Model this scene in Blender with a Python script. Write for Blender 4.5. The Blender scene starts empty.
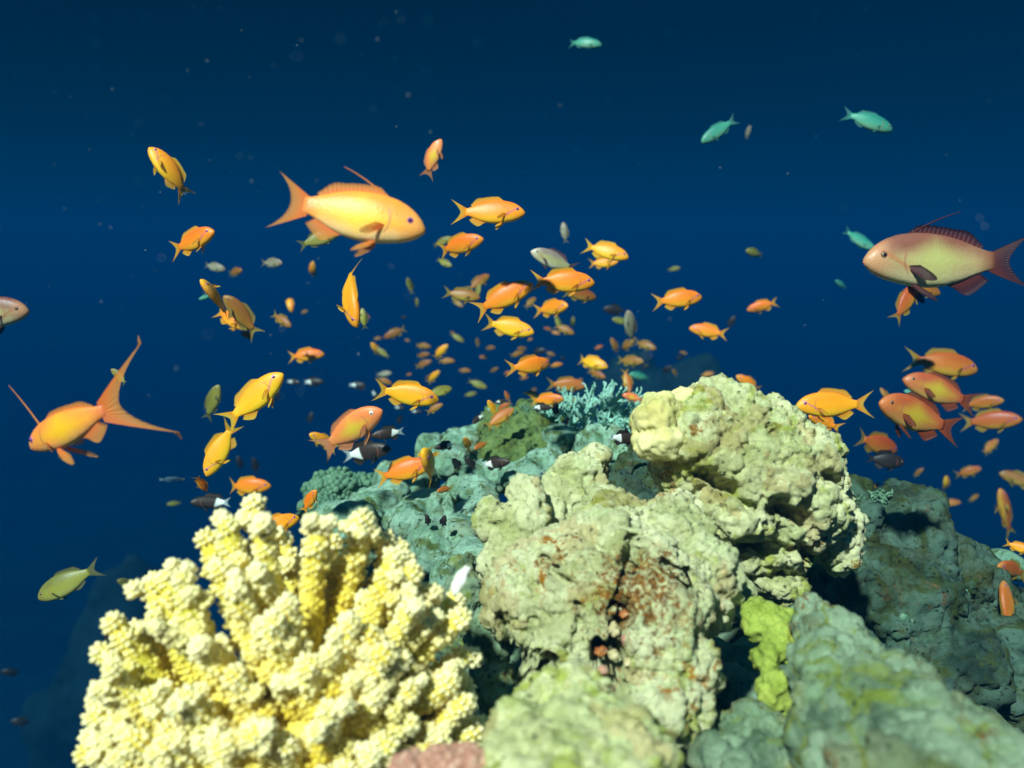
import bpy, bmesh, math, random
import numpy as np
from mathutils import Vector, Matrix, noise

R = math.radians
SC = bpy.context.scene
COL = SC.collection
rnd = random.Random(7)

# ---------------------------------------------------------------- camera
PITCH = -9.0
F = 850.0                                   # focal length in pixels of the 1024 px wide frame
cam_d = bpy.data.cameras.new('camera')
cam_d.sensor_width = 36.0
cam_d.lens = 36.0 * F / 1024.0
cam_d.clip_start = 0.02
cam_d.clip_end = 300.0
cam_d.dof.use_dof = True
cam_d.dof.focus_distance = 0.98
cam_d.dof.aperture_fstop = 4.2
cam = bpy.data.objects.new('camera', cam_d)
COL.objects.link(cam)
cam.rotation_euler = (R(90 + PITCH), 0, 0)
cam.location = (0, 0, 0)
SC.camera = cam
FWD = Vector((0, math.cos(R(PITCH)), math.sin(R(PITCH))))
RGT = Vector((1, 0, 0))
UP = RGT.cross(FWD)

def at(px, py, d):
    return RGT * ((px - 512.0) / F * d) + UP * (-(py - 384.0) / F * d) + FWD * d

# ---------------------------------------------------------------- light
SUN_EL, SUN_AZ = 45.0, 207.0                # azimuth clockwise from +Y: behind the camera and to its left
sun_dir = Vector((math.sin(R(SUN_AZ)) * math.cos(R(SUN_EL)), math.cos(R(SUN_AZ)) * math.cos(R(SUN_EL)), math.sin(R(SUN_EL))))
sd = bpy.data.lights.new('sun', 'SUN')
sd.energy = 5.0
sd.angle = R(2.0)
sd.color = (1.0, 0.93, 0.80)
sun = bpy.data.objects.new('sun', sd)
COL.objects.link(sun)
sun.rotation_euler = (-sun_dir).to_track_quat('-Z', 'Y').to_euler()

world = bpy.data.worlds.new('World')
SC.world = world
world.use_nodes = True
nt = world.node_tree
nt.nodes.clear()
wo = nt.nodes.new('ShaderNodeOutputWorld')
wb = nt.nodes.new('ShaderNodeBackground')
sky = nt.nodes.new('ShaderNodeTexSky')
sky.sky_type = 'NISHITA'
sky.sun_disc = False
sky.sun_elevation = R(SUN_EL)
sky.sun_rotation = R(SUN_AZ)
tc = nt.nodes.new('ShaderNodeTexCoord')
sx = nt.nodes.new('ShaderNodeSeparateXYZ')
nt.links.new(tc.outputs['Generated'], sx.inputs[0])
rp = nt.nodes.new('ShaderNodeValToRGB')     # how much of each colour the open water lets through by height
mr = nt.nodes.new('ShaderNodeMapRange')
mr.inputs[1].default_value = -1; mr.inputs[2].default_value = 1
nt.links.new(sx.outputs[2], mr.inputs[0])
nt.links.new(mr.outputs[0], rp.inputs[0])
WR = [(0.0, (0.0, 0.002, 0.005)), (0.22, (0.0, 0.0025, 0.005)), (0.38, (0.0, 0.0037, 0.010)), (0.50, (0.0, 0.0042, 0.016)),
      (0.58, (0.0, 0.0036, 0.0135)), (0.67, (0.0, 0.0012, 0.0045)), (0.88, (0.0, 0.05, 0.09)), (1.0, (0.03, 0.24, 0.34))]
rp.color_ramp.interpolation = 'B_SPLINE'
els = rp.color_ramp.elements
while len(els) < len(WR): els.new(0.5)
for e, (p, c) in zip(els, WR):
    e.position = p; e.color = (*c, 1)
mx = nt.nodes.new('ShaderNodeMix'); mx.data_type = 'RGBA'; mx.blend_type = 'MIX'
tint = nt.nodes.new('ShaderNodeMix'); tint.data_type = 'RGBA'; tint.blend_type = 'MULTIPLY'
tint.inputs[0].default_value = 1.0
nt.links.new(sky.outputs[0], tint.inputs[6])
tint.inputs[7].default_value = (0.0, 0.02, 0.05, 1)
mx.inputs[0].default_value = 0.10
SCL = nt.nodes.new('ShaderNodeVectorMath'); SCL.operation = 'SCALE'; SCL.inputs[3].default_value = 10.0
wn = nt.nodes.new('ShaderNodeTexNoise')     # clearer and murkier drifts in the far water
wn.inputs['Scale'].default_value = 1.7; wn.inputs['Detail'].default_value = 3.0
nt.links.new(tc.outputs['Generated'], wn.inputs['Vector'])
wm = nt.nodes.new('ShaderNodeMapRange')
wm.inputs[1].default_value = .3; wm.inputs[2].default_value = .7; wm.inputs[3].default_value = 6.5; wm.inputs[4].default_value = 13.0
nt.links.new(wn.outputs['Fac'], wm.inputs[0])
wx = nt.nodes.new('ShaderNodeMapRange')    # backdrop set brighter towards the right, dimmer towards the left
wx.inputs[1].default_value = -.6; wx.inputs[2].default_value = .6; wx.inputs[3].default_value = .75; wx.inputs[4].default_value = 1.2
nt.links.new(sx.outputs[0], wx.inputs[0])
wmul = nt.nodes.new('ShaderNodeMath'); wmul.operation = 'MULTIPLY'
nt.links.new(wm.outputs[0], wmul.inputs[0]); nt.links.new(wx.outputs[0], wmul.inputs[1]); nt.links.new(wmul.outputs[0], SCL.inputs[3])
nt.links.new(rp.outputs[0], SCL.inputs[0])
nt.links.new(SCL.outputs[0], mx.inputs[6])
nt.links.new(tint.outputs[2], mx.inputs[7])
nt.links.new(mx.outputs[2], wb.inputs[0])
wb.inputs[1].default_value = 0.10
nt.links.new(wb.outputs[0], wo.inputs[0])

SC.view_settings.view_transform = 'Standard'
SC.view_settings.look = 'None'
SC.view_settings.exposure = 0.95
SC.view_settings.gamma = 1.0
SC.view_settings.use_curve_mapping = False
SC.render.engine = 'CYCLES'
SC.cycles.volume_bounces = 0
SC.cycles.max_bounces = 6
SC.cycles.use_denoising = True

# ---------------------------------------------------------------- helpers
def new_mesh(name, verts, faces, smooth=True):
    me = bpy.data.meshes.new(name)
    me.from_pydata([tuple(v) for v in verts], [], [tuple(int(i) for i in f) for f in faces])
    me.validate()
    if smooth:
        me.polygons.foreach_set('use_smooth', [True] * len(me.polygons))
    me.update()
    return me

def link(name, me, mat, parent=None, loc=None):
    o = bpy.data.objects.new(name, me)
    COL.objects.link(o)
    if mat is not None:
        ms = mat if isinstance(mat, (list, tuple)) else [mat]
        if me is not None and len(me.materials) == 0:
            for m in ms: me.materials.append(m)
    if parent is not None: o.parent = parent
    if loc is not None: o.location = loc
    return o

def tag(o, label=None, cat=None, group=None, kind=None):
    if label: o['label'] = label
    if cat: o['category'] = cat
    if group: o['group'] = group
    if kind: o['kind'] = kind
    return o

def empty(name, loc):
    o = bpy.data.objects.new(name, None)
    COL.objects.link(o)
    o.location = loc
    o.empty_display_size = 0.01
    return o

# ---- node helpers
class NB:
    def __init__(s, name):
        s.m = bpy.data.materials.new(name); s.m.use_nodes = True
        s.t = s.m.node_tree; s.t.nodes.clear()
        s.out = s.t.nodes.new('ShaderNodeOutputMaterial')
        s.b = s.t.nodes.new('ShaderNodeBsdfPrincipled')
        s.t.links.new(s.b.outputs[0], s.out.inputs[0])
        s._co = None
    def n(s, k): return s.t.nodes.new(k)
    def l(s, a, b): s.t.links.new(a, b)
    def co(s):
        if s._co is None:
            s._co = s.n('ShaderNodeTexCoord').outputs['Object']
        return s._co
    def noise(s, scale, detail=4, rough=0.6, dist=0.0, co=None):
        n = s.n('ShaderNodeTexNoise')
        n.inputs['Scale'].default_value = scale; n.inputs['Detail'].default_value = detail
        n.inputs['Roughness'].default_value = rough; n.inputs['Distortion'].default_value = dist
        s.l(co or s.co(), n.inputs['Vector'])
        return n.outputs['Fac']
    def voro(s, scale, feature='F1', co=None, rand=1.0):
        n = s.n('ShaderNodeTexVoronoi'); n.feature = feature
        n.inputs['Scale'].default_value = scale
        n.inputs['Randomness'].default_value = rand
        s.l(co or s.co(), n.inputs['Vector'])
        return n.outputs['Distance']
    def mapr(s, v, a, b, c=0.0, d=1.0, smooth=True):
        n = s.n('ShaderNodeMapRange')
        if smooth: n.interpolation_type = 'SMOOTHSTEP'
        n.inputs[1].default_value = a; n.inputs[2].default_value = b
        n.inputs[3].default_value = c; n.inputs[4].default_value = d
        s.l(v, n.inputs[0]); return n.outputs[0]
    def math(s, op, a, b=None, clamp=False):
        n = s.n('ShaderNodeMath'); n.operation = op; n.use_clamp = clamp
        for i, v in enumerate((a, b)):
            if v is None: continue
            if isinstance(v, (int, float)): n.inputs[i].default_value = v
            else: s.l(v, n.inputs[i])
        return n.outputs[0]
    def mix(s, fac, a, b, blend='MIX'):
        n = s.n('ShaderNodeMix'); n.data_type = 'RGBA'; n.blend_type = blend
        if isinstance(fac, (int, float)): n.inputs[0].default_value = fac
        else: s.l(fac, n.inputs[0])
        for i, v in ((6, a), (7, b)):
            if isinstance(v, tuple): n.inputs[i].default_value = (*v, 1)
            else: s.l(v, n.inputs[i])
        return n.outputs[2]
    def bump(s, h, strength, dist, prev=None):
        n = s.n('ShaderNodeBump'); n.inputs['Strength'].default_value = strength
        n.inputs['Distance'].default_value = dist
        s.l(h, n.inputs['Height'])
        if prev is not None: s.l(prev, n.inputs['Normal'])
        return n.outputs[0]
    def col(s, c):
        if isinstance(c, tuple): s.b.inputs['Base Color'].default_value = (*c, 1)
        else: s.l(c, s.b.inputs['Base Color'])
    def rough(s, r, spec=0.3):
        s.b.inputs['Roughness'].default_value = r
        s.b.inputs['Specular IOR Level'].default_value = spec
    def normal(s, n): s.l(n, s.b.inputs['Normal'])

def rock_mat(name, base, pale, green, dark, brown, gs=9.0, green_amt=0.5, brown_amt=0.3, pit=0.7, dark_amt=0.4, sc=1.0, bump=1.0, spot=None):
    b = NB(name)
    big = b.noise(gs * sc, 6, 0.62, 0.4)
    c = b.mix(b.mapr(big, 0.33, 0.54), base, pale)
    n2 = b.noise(gs * 2.3 * sc, 7, 0.7, 0.8)
    c = b.mix(b.mapr(n2, 0.60 - 0.2 * green_amt, 0.74 - 0.2 * green_amt), c, green)
    n3 = b.noise(gs * 6.1 * sc, 8, 0.75, 0.3)
    n3b = b.noise(gs * 1.3 * sc, 3, 0.5, 0.2)
    br = b.math('MULTIPLY', b.mapr(n3, 0.52, 0.60), b.mapr(n3b, 0.64 - 0.22 * brown_amt, 0.74 - 0.22 * brown_amt))
    c = b.mix(br, c, brown)
    n4 = b.noise(gs * 13 * sc, 5, 0.7, 0.2)
    c = b.mix(b.math('MULTIPLY', b.mapr(n4, 0.55, 0.70), dark_amt), c, dark)
    v = b.voro(105 * sc)
    vm = b.noise(30 * sc, 3, 0.6)
    pits = b.math('MULTIPLY', b.mapr(v, 0.14, 0.27, 1.0, 0.0), b.mapr(vm, 0.50, 0.60))
    c = b.mix(b.math('MULTIPLY', pits, pit), c, dark)
    # crusts with sharp borders
    wv = b.n('ShaderNodeTexVoronoi'); wv.inputs['Scale'].default_value = 34 * sc
    dv = b.n('ShaderNodeVectorMath'); dv.operation = 'ADD'
    dn = b.n('ShaderNodeTexNoise'); dn.inputs['Scale'].default_value = 45 * sc; dn.inputs['Detail'].default_value = 5
    b.l(b.co(), dn.inputs['Vector'])
    ds = b.n('ShaderNodeVectorMath'); ds.operation = 'SCALE'; ds.inputs[3].default_value = .05 / sc
    b.l(dn.outputs['Color'], ds.inputs[0]); b.l(b.co(), dv.inputs[0]); b.l(ds.outputs[0], dv.inputs[1]); b.l(dv.outputs[0], wv.inputs['Vector'])
    sv = b.n('ShaderNodeSeparateXYZ'); b.l(wv.outputs['Color'], sv.inputs[0])
    c = b.mix(b.mapr(sv.outputs[0], .74, .76, 0, .45), c, b.mix(1.0, c, (.70, .80, .62), 'MULTIPLY'))
    c = b.mix(b.mapr(sv.outputs[1], .80, .82, 0, .5), c, b.mix(1.0, c, (.80, .58, .42), 'MULTIPLY'))
    fine = b.noise(420 * sc, 3, 0.7)
    c = b.mix(b.mapr(fine, 0.3, 0.7, 0.0, 0.22), c, b.mix(1.0, c, (0.55, 0.6, 0.5), 'MULTIPLY'))
    if spot:
        cc = at(*spot[:3]) - spot[4]
        d = b.n('ShaderNodeVectorMath'); d.operation = 'DISTANCE'; b.l(b.co(), d.inputs[0]); d.inputs[1].default_value = cc
        k = b.math('ADD', b.mapr(d.outputs['Value'], 0.0, spot[3], .25, 0), b.math('MULTIPLY', b.noise(130, 8, .8, 1.0), 1.0))
        c = b.mix(b.mapr(k, .66, .74), c, b.mix(b.mapr(b.noise(240, 4, .7), .4, .6), (.42, .17, .015), (.16, .06, .012)))
    b.col(c); b.rough(0.9, 0.15)
    h1 = b.noise(80 * sc, 9, 0.8, 0.5)
    nb = b.bump(h1, .7 * bump, 0.0045)
    nb = b.bump(b.math('SUBTRACT', 1.0, pits), 0.8 * bump, 0.003, nb)
    nb = b.bump(fine, 0.5 * bump, 0.0012, nb)
    b.normal(nb)
    return b.m

M = {}
M['rock'] = rock_mat('pale_rock', (0.58, 0.58, 0.24), (0.92, 0.92, 0.52), (0.54, 0.58, 0.10), (0.14, 0.13, 0.05), (0.38, 0.18, 0.03), green_amt=0.42, brown_amt=0.45, bump=1.9, dark_amt=.36)
M['rock_brown'] = rock_mat('brown_flecked_rock', (0.58, 0.58, 0.25), (0.92, 0.92, 0.54), (0.52, 0.56, 0.12), (0.14, 0.12, 0.05), (0.50, 0.20, 0.015), green_amt=0.38, brown_amt=.6, bump=1.9, dark_amt=.36)
M['rock_low'] = rock_mat('pale_green_rock', (0.50, 0.52, 0.22), (0.86, 0.86, 0.46), (0.46, 0.52, 0.10), (0.10, 0.10, 0.04), (0.2, .1, .03), green_amt=.5, brown_amt=.4, gs=12, bump=1.4, dark_amt=.6)
M['far'] = rock_mat('silhouette_rock', (0.014, 0.02, 0.018), (0.03, 0.04, 0.035), (0.014, 0.02, 0.01), (0.01, 0.01, 0.01), (0.02, 0.02, 0.01), sc=.2)  # near-black colour makes the far reef an unlit silhouette
M['rock_green'] = rock_mat('dimmed_green_rock', (0.08, 0.14, 0.08), (0.32, 0.44, 0.28), (0.22, 0.28, 0.05), (0.04, 0.06, 0.03), (0.20, 0.09, 0.02), green_amt=0.55, brown_amt=0.5, gs=12, bump=1.4, dark_amt=.6)  # green rock, darkened in colour for weaker light on the lower right
M['rock_teal'] = rock_mat('shade_dark_rock', (0.018, 0.038, 0.028), (0.085, 0.15, 0.11), (0.05, 0.07, 0.02), (0.012, 0.02, 0.015), (0.14, 0.09, 0.04), green_amt=0.7, brown_amt=0.4, gs=12, dark_amt=0.8, bump=1.3)  # albedo lowered so this rock looks shaded
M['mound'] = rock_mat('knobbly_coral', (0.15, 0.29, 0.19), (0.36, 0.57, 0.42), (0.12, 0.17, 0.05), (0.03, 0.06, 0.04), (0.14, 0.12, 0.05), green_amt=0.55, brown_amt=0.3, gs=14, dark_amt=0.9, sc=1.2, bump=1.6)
M['base'] = rock_mat('reef_base_rock', (0.12, 0.17, 0.11), (0.22, 0.30, 0.20), (0.10, 0.14, 0.05), (0.02, 0.03, 0.02), (0.12, 0.06, 0.03), green_amt=0.6, brown_amt=0.5, gs=10, dark_amt=0.9)
M['smooth_yellow'] = rock_mat('smooth_yellow_crust', (0.52, 0.44, 0.14), (0.74, 0.68, 0.32), (0.44, 0.40, 0.12), (0.22, 0.16, 0.05), (0.30, 0.17, 0.05), green_amt=0.2, brown_amt=0.1, pit=0.2, dark_amt=0.1, bump=0.35)
M['algae'] = rock_mat('lime_algae', (0.27, 0.34, 0.05), (0.42, 0.50, 0.09), (0.20, 0.26, 0.03), (0.08, 0.09, 0.02), (0.28, 0.16, 0.04), green_amt=0.4, brown_amt=0.15, gs=20, dark_amt=0.5)
M['soft'] = rock_mat('olive_turf', (0.07, 0.12, 0.04), (0.15, 0.22, 0.07), (0.11, 0.16, 0.03), (0.03, 0.05, 0.025), (0.12, 0.08, 0.03), green_amt=0.6, brown_amt=0.3, gs=22, dark_amt=0.9)
M['seabed'] = rock_mat('deep_sand', (0.02, 0.03, 0.03), (0.04, 0.05, 0.05), (0.02, 0.03, 0.02), (0.02, 0.03, 0.02), (0.05, 0.04, 0.03), sc=0.05)

TEX = {}
def tex(kind, scale, depth=4):
    k = (kind, scale, depth)
    if k in TEX: return TEX[k]
    t = bpy.data.textures.new('%s_%g' % (kind.lower(), scale), kind)
    t.noise_scale = scale
    if kind == 'CLOUDS': t.noise_depth = depth; t.noise_basis = 'BLENDER_ORIGINAL'
    if kind == 'VORONOI':
        t.distance_metric = 'DISTANCE'; t.noise_intensity = 1.0
    if kind == 'MUSGRAVE':
        t.musgrave_type = 'RIDGED_MULTIFRACTAL'; t.octaves = depth; t.noise_intensity = 1.0
    TEX[k] = t
    return t

_ICO = {}
def ico(sub):
    if sub not in _ICO:
        bm = bmesh.new()
        bmesh.ops.create_icosphere(bm, subdivisions=sub, radius=1.0)
        bm.verts.index_update()
        v = np.array([list(x.co) for x in bm.verts]); f = np.array([[y.index for y in x.verts] for x in bm.faces])
        bm.free(); _ICO[sub] = (v, f)
    return _ICO[sub]

def blob_mesh(name, lobes, origin, sub=3):
    """several ellipsoids (centre, radii, rotation) as one mesh, fused later by a voxel remesh"""
    V, Fc = [], []; off = 0
    v0, f0 = ico(sub)
    B = np.array([list(RGT), list(FWD), list(UP)])
    for c, r, rot in lobes:
        v = v0 * np.array(r)
        m = np.array(Matrix.Rotation(R(rot), 3, 'Y'))
        v = v @ m.T @ B
        v = v + np.array(c) - np.array(origin)
        V.append(v); Fc.append(f0 + off); off += len(v)
    return new_mesh(name, np.vstack(V), np.vstack(Fc))

def rock(name, mat, lobes, voxel, disp, smooth=6, label=None, cat='rock', group=None, kind=None, parent=None, floor=None, carve=None):
    """lobes: (px, py, depth, half width px, half height px, half thickness m, rotation)"""
    L = []
    for l in lobes:
        px, py, d, rx, ry = l[:5]
        rz = l[5] if len(l) > 5 and l[5] else (rx + ry) * 0.5 * d / F
        rot = l[6] if len(l) > 6 else 0
        c = at(px, py, d)
        L.append((c, (rx * d / F, rz, ry * d / F), rot))
    o0 = sum((x[0] for x in L), Vector((0, 0, 0))) / len(L)
    o0 = Vector((o0.x, o0.y, min(x[0].z - x[1][2] for x in L)))
    me = blob_mesh(name, L, o0 if parent is None else parent.location)
    o = link(name, me, mat, parent, o0 if parent is None else None)
    m = o.modifiers.new('remesh', 'REMESH'); m.mode = 'VOXEL'; m.voxel_size = voxel; m.use_smooth_shade = True
    if smooth:
        s = o.modifiers.new('smooth', 'SMOOTH'); s.factor = 0.5; s.iterations = smooth
    for kind_, sc_, st_, mid in disp:
        dm = o.modifiers.new('displace', 'DISPLACE')
        dm.texture = tex(kind_, sc_, 5)
        dm.texture_coords = 'LOCAL'; dm.strength = st_; dm.mid_level = mid
    if carve:
        # press dark cracks and holes into the finished surface
        dg = bpy.context.evaluated_depsgraph_get(); dg.update()
        m2 = bpy.data.meshes.new_from_object(o.evaluated_get(dg))
        n = len(m2.vertices); co = np.zeros(n * 3, dtype=np.float32); m2.vertices.foreach_get('co', co); co = co.reshape(-1, 3).astype(float)
        nn_ = np.zeros(n * 3, dtype=np.float32); m2.vertices.foreach_get('normal', nn_); nn_ = nn_.reshape(-1, 3)
        wco = co + np.array(o0)
        fac = nn_ @ np.array(FWD) < .35
        for (ax, ay, bx, by, d, wpx, dep) in carve:
            A = np.array(at(ax, ay, d)); B = np.array(at(bx, by, d)); fw = np.array(FWD)
            AB = B - A
            P = wco - A; P = P - np.outer(P @ fw, fw)
            t = np.clip((P @ AB) / (AB @ AB), 0, 1)
            jit = np.array([noise.noise(Vector(x) * 55) for x in wco[:, :]]) if n < 400000 else 0
            dist = np.linalg.norm(P - np.outer(t, AB), axis=1) * F / d * (1 + .0 * t) + jit * wpx * .9
            k = np.clip((wpx - dist) / (wpx * .55), 0, 1); k = k * k * (3 - 2 * k) * np.sin(np.clip(t, .08, .92) * 3.1416) ** .4
            co += np.outer(k * dep * fac, fw)
        m2.vertices.foreach_set('co', co.astype(np.float32).ravel()); m2.update()
        m2.name = name
        o.modifiers.clear(); o.data = m2
        m2.polygons.foreach_set('use_smooth', [True] * len(m2.polygons))
    if parent is None: tag(o, label, cat, group, kind)
    return o
# ---------------------------------------------------------------- setting: deep seabed, reef base, far reef, water
def seabed():
    n = 60; V = []; Fc = []
    for j in range(n + 1):
        for i in range(n + 1):
            x = -60 + 120 * i / n; y = -15 + 120 * j / n
            z = -6.0 + 0.5 * noise.noise(Vector((x * .15, y * .15, 0)))
            V.append((x, y, z))
    for j in range(n):
        for i in range(n):
            a = j * (n + 1) + i; Fc.append((a, a + 1, a + n + 2, a + n + 1))
    tag(link('seabed', new_mesh('seabed', V, Fc), M['seabed']), kind='structure')
seabed()

DR = [('CLOUDS', 0.09, 0.05, 0.5), ('CLOUDS', 0.032, 0.020, 0.5), ('VORONOI', 0.018, 0.008, 0.35), ('CLOUDS', 0.008, 0.0115, 0.5), ('VORONOI', 0.006, 0.004, 0.4)]
DS = [('CLOUDS', 0.06, 0.032, 0.5), ('CLOUDS', 0.022, 0.017, 0.5), ('VORONOI', 0.013, 0.008, 0.35), ('CLOUDS', 0.006, 0.0065, 0.5), ('VORONOI', 0.005, 0.003, 0.4)]
DB = [('CLOUDS', 0.25, 0.12, 0.5), ('CLOUDS', 0.07, 0.07, 0.5), ('VORONOI', 0.03, 0.022, 0.35), ('CLOUDS', 0.015, 0.010, 0.5)]

rock('reef', M['base'], [(600, 760, 1.75, 230, 260, .62), (760, 800, 1.55, 260, 240, .55), (500, 900, 1.0, 260, 230, .3), (560, 700, 1.3, 150, 150, .3),
     (780, 860, .95, 320, 200, .3), (980, 800, 1.35, 150, 150, .3), (690, 1500, 1.5, 420, 600, .7), (420, 600, 1.75, 90, 100, .3),
     (330, 780, 1.1, 110, 180, .25), (690, 520, 1.35, 60, 90, .15)],
     0.011, DB, 5, kind='structure')
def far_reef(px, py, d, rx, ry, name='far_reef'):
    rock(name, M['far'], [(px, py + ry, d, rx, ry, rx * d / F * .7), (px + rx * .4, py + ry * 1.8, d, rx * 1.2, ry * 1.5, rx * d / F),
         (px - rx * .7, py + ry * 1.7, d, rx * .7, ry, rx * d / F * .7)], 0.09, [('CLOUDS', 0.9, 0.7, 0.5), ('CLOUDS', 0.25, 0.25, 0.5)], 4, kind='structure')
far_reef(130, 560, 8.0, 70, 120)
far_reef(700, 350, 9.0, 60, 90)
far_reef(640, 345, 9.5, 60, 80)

# ---------------------------------------------------------------- rocks
rock('boulder', M['rock'], [(745, 461, .86, 88, 62, .075), (700, 434, .85, 52, 44, .05), (800, 504, .86, 52, 56, .06), (728, 509, .84, 48, 50, .055),
     (765, 549, .86, 56, 34, .05), (712, 411, .87, 50, 22, .045), (668, 421, .85, 30, 24, .03), (838, 529, .88, 24, 40, .03),
     (690, 479, .86, 34, 34, .04), (800, 449, .88, 40, 24, .04)],
     0.0025, DR, 4, 'biggest cream boulder with pitted top standing highest on the reef',
     carve=[(700, 470, 745, 505, .82, 9, .03), (765, 500, 800, 520, .82, 10, .03), (735, 545, 790, 552, .82, 8, .03), (800, 545, 815, 560, .83, 8, .03), (770, 430, 775, 436, .82, 6, .02), (815, 470, 828, 480, .84, 6, .02), (690, 520, 705, 545, .82, 8, .03)])
rock('encrusting_coral', M['smooth_yellow'], [(658, 418, .83, 27, 28, .035), (664, 440, .82, 27, 20, .03), (676, 400, .84, 24, 12, .02), (690, 448, .83, 24, 16, .03)],
     0.0020, [('CLOUDS', 0.05, 0.026, 0.5), ('CLOUDS', 0.018, 0.011, 0.5), ('VORONOI', 0.012, 0.004, 0.4), ('CLOUDS', 0.006, 0.005, 0.5)], 3, 'smooth yellow crust bulging from the edge of the biggest boulder', 'coral')
_b = rock('rock', M['rock_brown'], [(572, 580, .76, 66, 48, .07), (615, 548, .78, 44, 40, .06), (640, 590, .74, 60, 60, .06), (585, 620, .72, 60, 70, .05),
     (655, 640, .70, 58, 66, .06), (680, 610, .71, 36, 40, .05), (524, 600, .75, 32, 40, .05), (655, 540, .80, 44, 34, .05), (560, 660, .70, 40, 50, .04),
     (688, 665, .68, 32, 46, .04), (610, 515, .82, 40, 24, .04), (690, 580, .76, 40, 44, .05), (672, 530, .82, 40, 36, .05), (600, 705, .66, 60, 36, .05), (660, 700, .66, 50, 40, .05)],
     0.0024, DR, 3, 'broad central rock with brown flecks around a dark crack',
     carve=[(622, 608, 606, 700, .66, 11, .05), (600, 645, 601, 668, .66, 8, .04), (632, 540, 612, 580, .72, 7, .03), (545, 652, 532, 672, .70, 13, .05), (548, 568, 566, 580, .70, 7, .02), (596, 690, 600, 712, .66, 9, .05),
            (500, 628, 512, 650, .70, 8, .03), (660, 560, 690, 580, .72, 7, .03), (575, 600, 580, 604, .69, 5, .02)])
rock('rock', M['rock'], [(580, 476, .90, 28, 27, .035), (564, 496, .89, 28, 24, .04), (592, 458, .91, 15, 12, .03), (556, 512, .87, 20, 18, .03)],
     0.0028, DS, 3, 'rounded pale knob of rock behind the black fish with white tail')
rock('rock', M['rock'], [(524, 500, .82, 18, 24, .028), (526, 526, .81, 24, 28, .035), (494, 522, .82, 16, 24, .028), (512, 558, .80, 30, 28, .035)],
     0.0025, DS, 3, 'pale twin humped rock with tiny dark holes beside teal mounds')
rock('rock', M['rock_low'], [(590, 748, .52, 92, 34, .05), (540, 762, .50, 60, 34, .05), (640, 755, .53, 44, 36, .04), (560, 705, .58, 50, 26, .04), (520, 735, .54, 26, 34, .03)],
     0.0025, DS, 4, 'low blurred green rock beneath the crack with red pebbles')
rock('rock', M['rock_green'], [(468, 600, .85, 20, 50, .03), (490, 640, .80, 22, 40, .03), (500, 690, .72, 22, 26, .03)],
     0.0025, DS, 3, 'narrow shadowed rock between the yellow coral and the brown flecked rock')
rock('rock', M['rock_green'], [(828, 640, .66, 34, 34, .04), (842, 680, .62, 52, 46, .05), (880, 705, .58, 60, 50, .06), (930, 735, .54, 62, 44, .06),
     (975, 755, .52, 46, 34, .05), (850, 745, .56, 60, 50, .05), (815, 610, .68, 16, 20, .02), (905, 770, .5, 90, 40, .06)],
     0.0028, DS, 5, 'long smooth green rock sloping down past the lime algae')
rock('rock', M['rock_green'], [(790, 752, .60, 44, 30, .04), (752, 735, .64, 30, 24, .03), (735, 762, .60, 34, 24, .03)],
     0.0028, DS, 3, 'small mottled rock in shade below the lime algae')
rock('rock', M['rock'], [(690, 575, .80, 26, 28, .03), (700, 560, .82, 34, 20, .03), (722, 590, .82, 34, 18, .03), (780, 585, .84, 26, 14, .03)],
     0.0025, DS, 3, 'small knobs of green and red crusted rock under the biggest boulder')
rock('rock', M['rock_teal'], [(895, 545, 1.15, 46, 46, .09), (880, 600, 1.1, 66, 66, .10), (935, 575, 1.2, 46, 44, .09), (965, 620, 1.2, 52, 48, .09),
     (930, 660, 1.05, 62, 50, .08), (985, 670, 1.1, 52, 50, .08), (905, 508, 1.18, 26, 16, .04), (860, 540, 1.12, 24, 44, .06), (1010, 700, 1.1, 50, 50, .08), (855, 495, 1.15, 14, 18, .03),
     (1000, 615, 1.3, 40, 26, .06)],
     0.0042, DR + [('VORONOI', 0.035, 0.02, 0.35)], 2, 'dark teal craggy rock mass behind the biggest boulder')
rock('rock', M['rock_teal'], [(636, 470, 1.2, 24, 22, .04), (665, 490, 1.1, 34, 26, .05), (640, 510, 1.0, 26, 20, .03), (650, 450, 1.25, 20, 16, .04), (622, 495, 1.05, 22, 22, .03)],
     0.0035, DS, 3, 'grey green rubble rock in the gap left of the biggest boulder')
rock('coral_lump', M['mound'], [(1000, 562, 1.3, 22, 13, .03), (1012, 570, 1.3, 18, 10, .03)], 0.003, [('CLOUDS', 0.03, 0.006, 0.5)], 4,
     'pale turquoise rounded coral lump at the edge behind orange fish', 'coral')

_c = rock_mat('brown_crusted_rock', (0.58, 0.58, 0.25), (0.92, 0.92, 0.54), (0.52, 0.56, 0.12), (0.14, 0.12, 0.05), (0.50, 0.20, 0.015), green_amt=0.38, brown_amt=.6, bump=1.9, dark_amt=.36, spot=(640, 598, .68, .10, _b.location))
_b.data.materials[0] = _c
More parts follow.
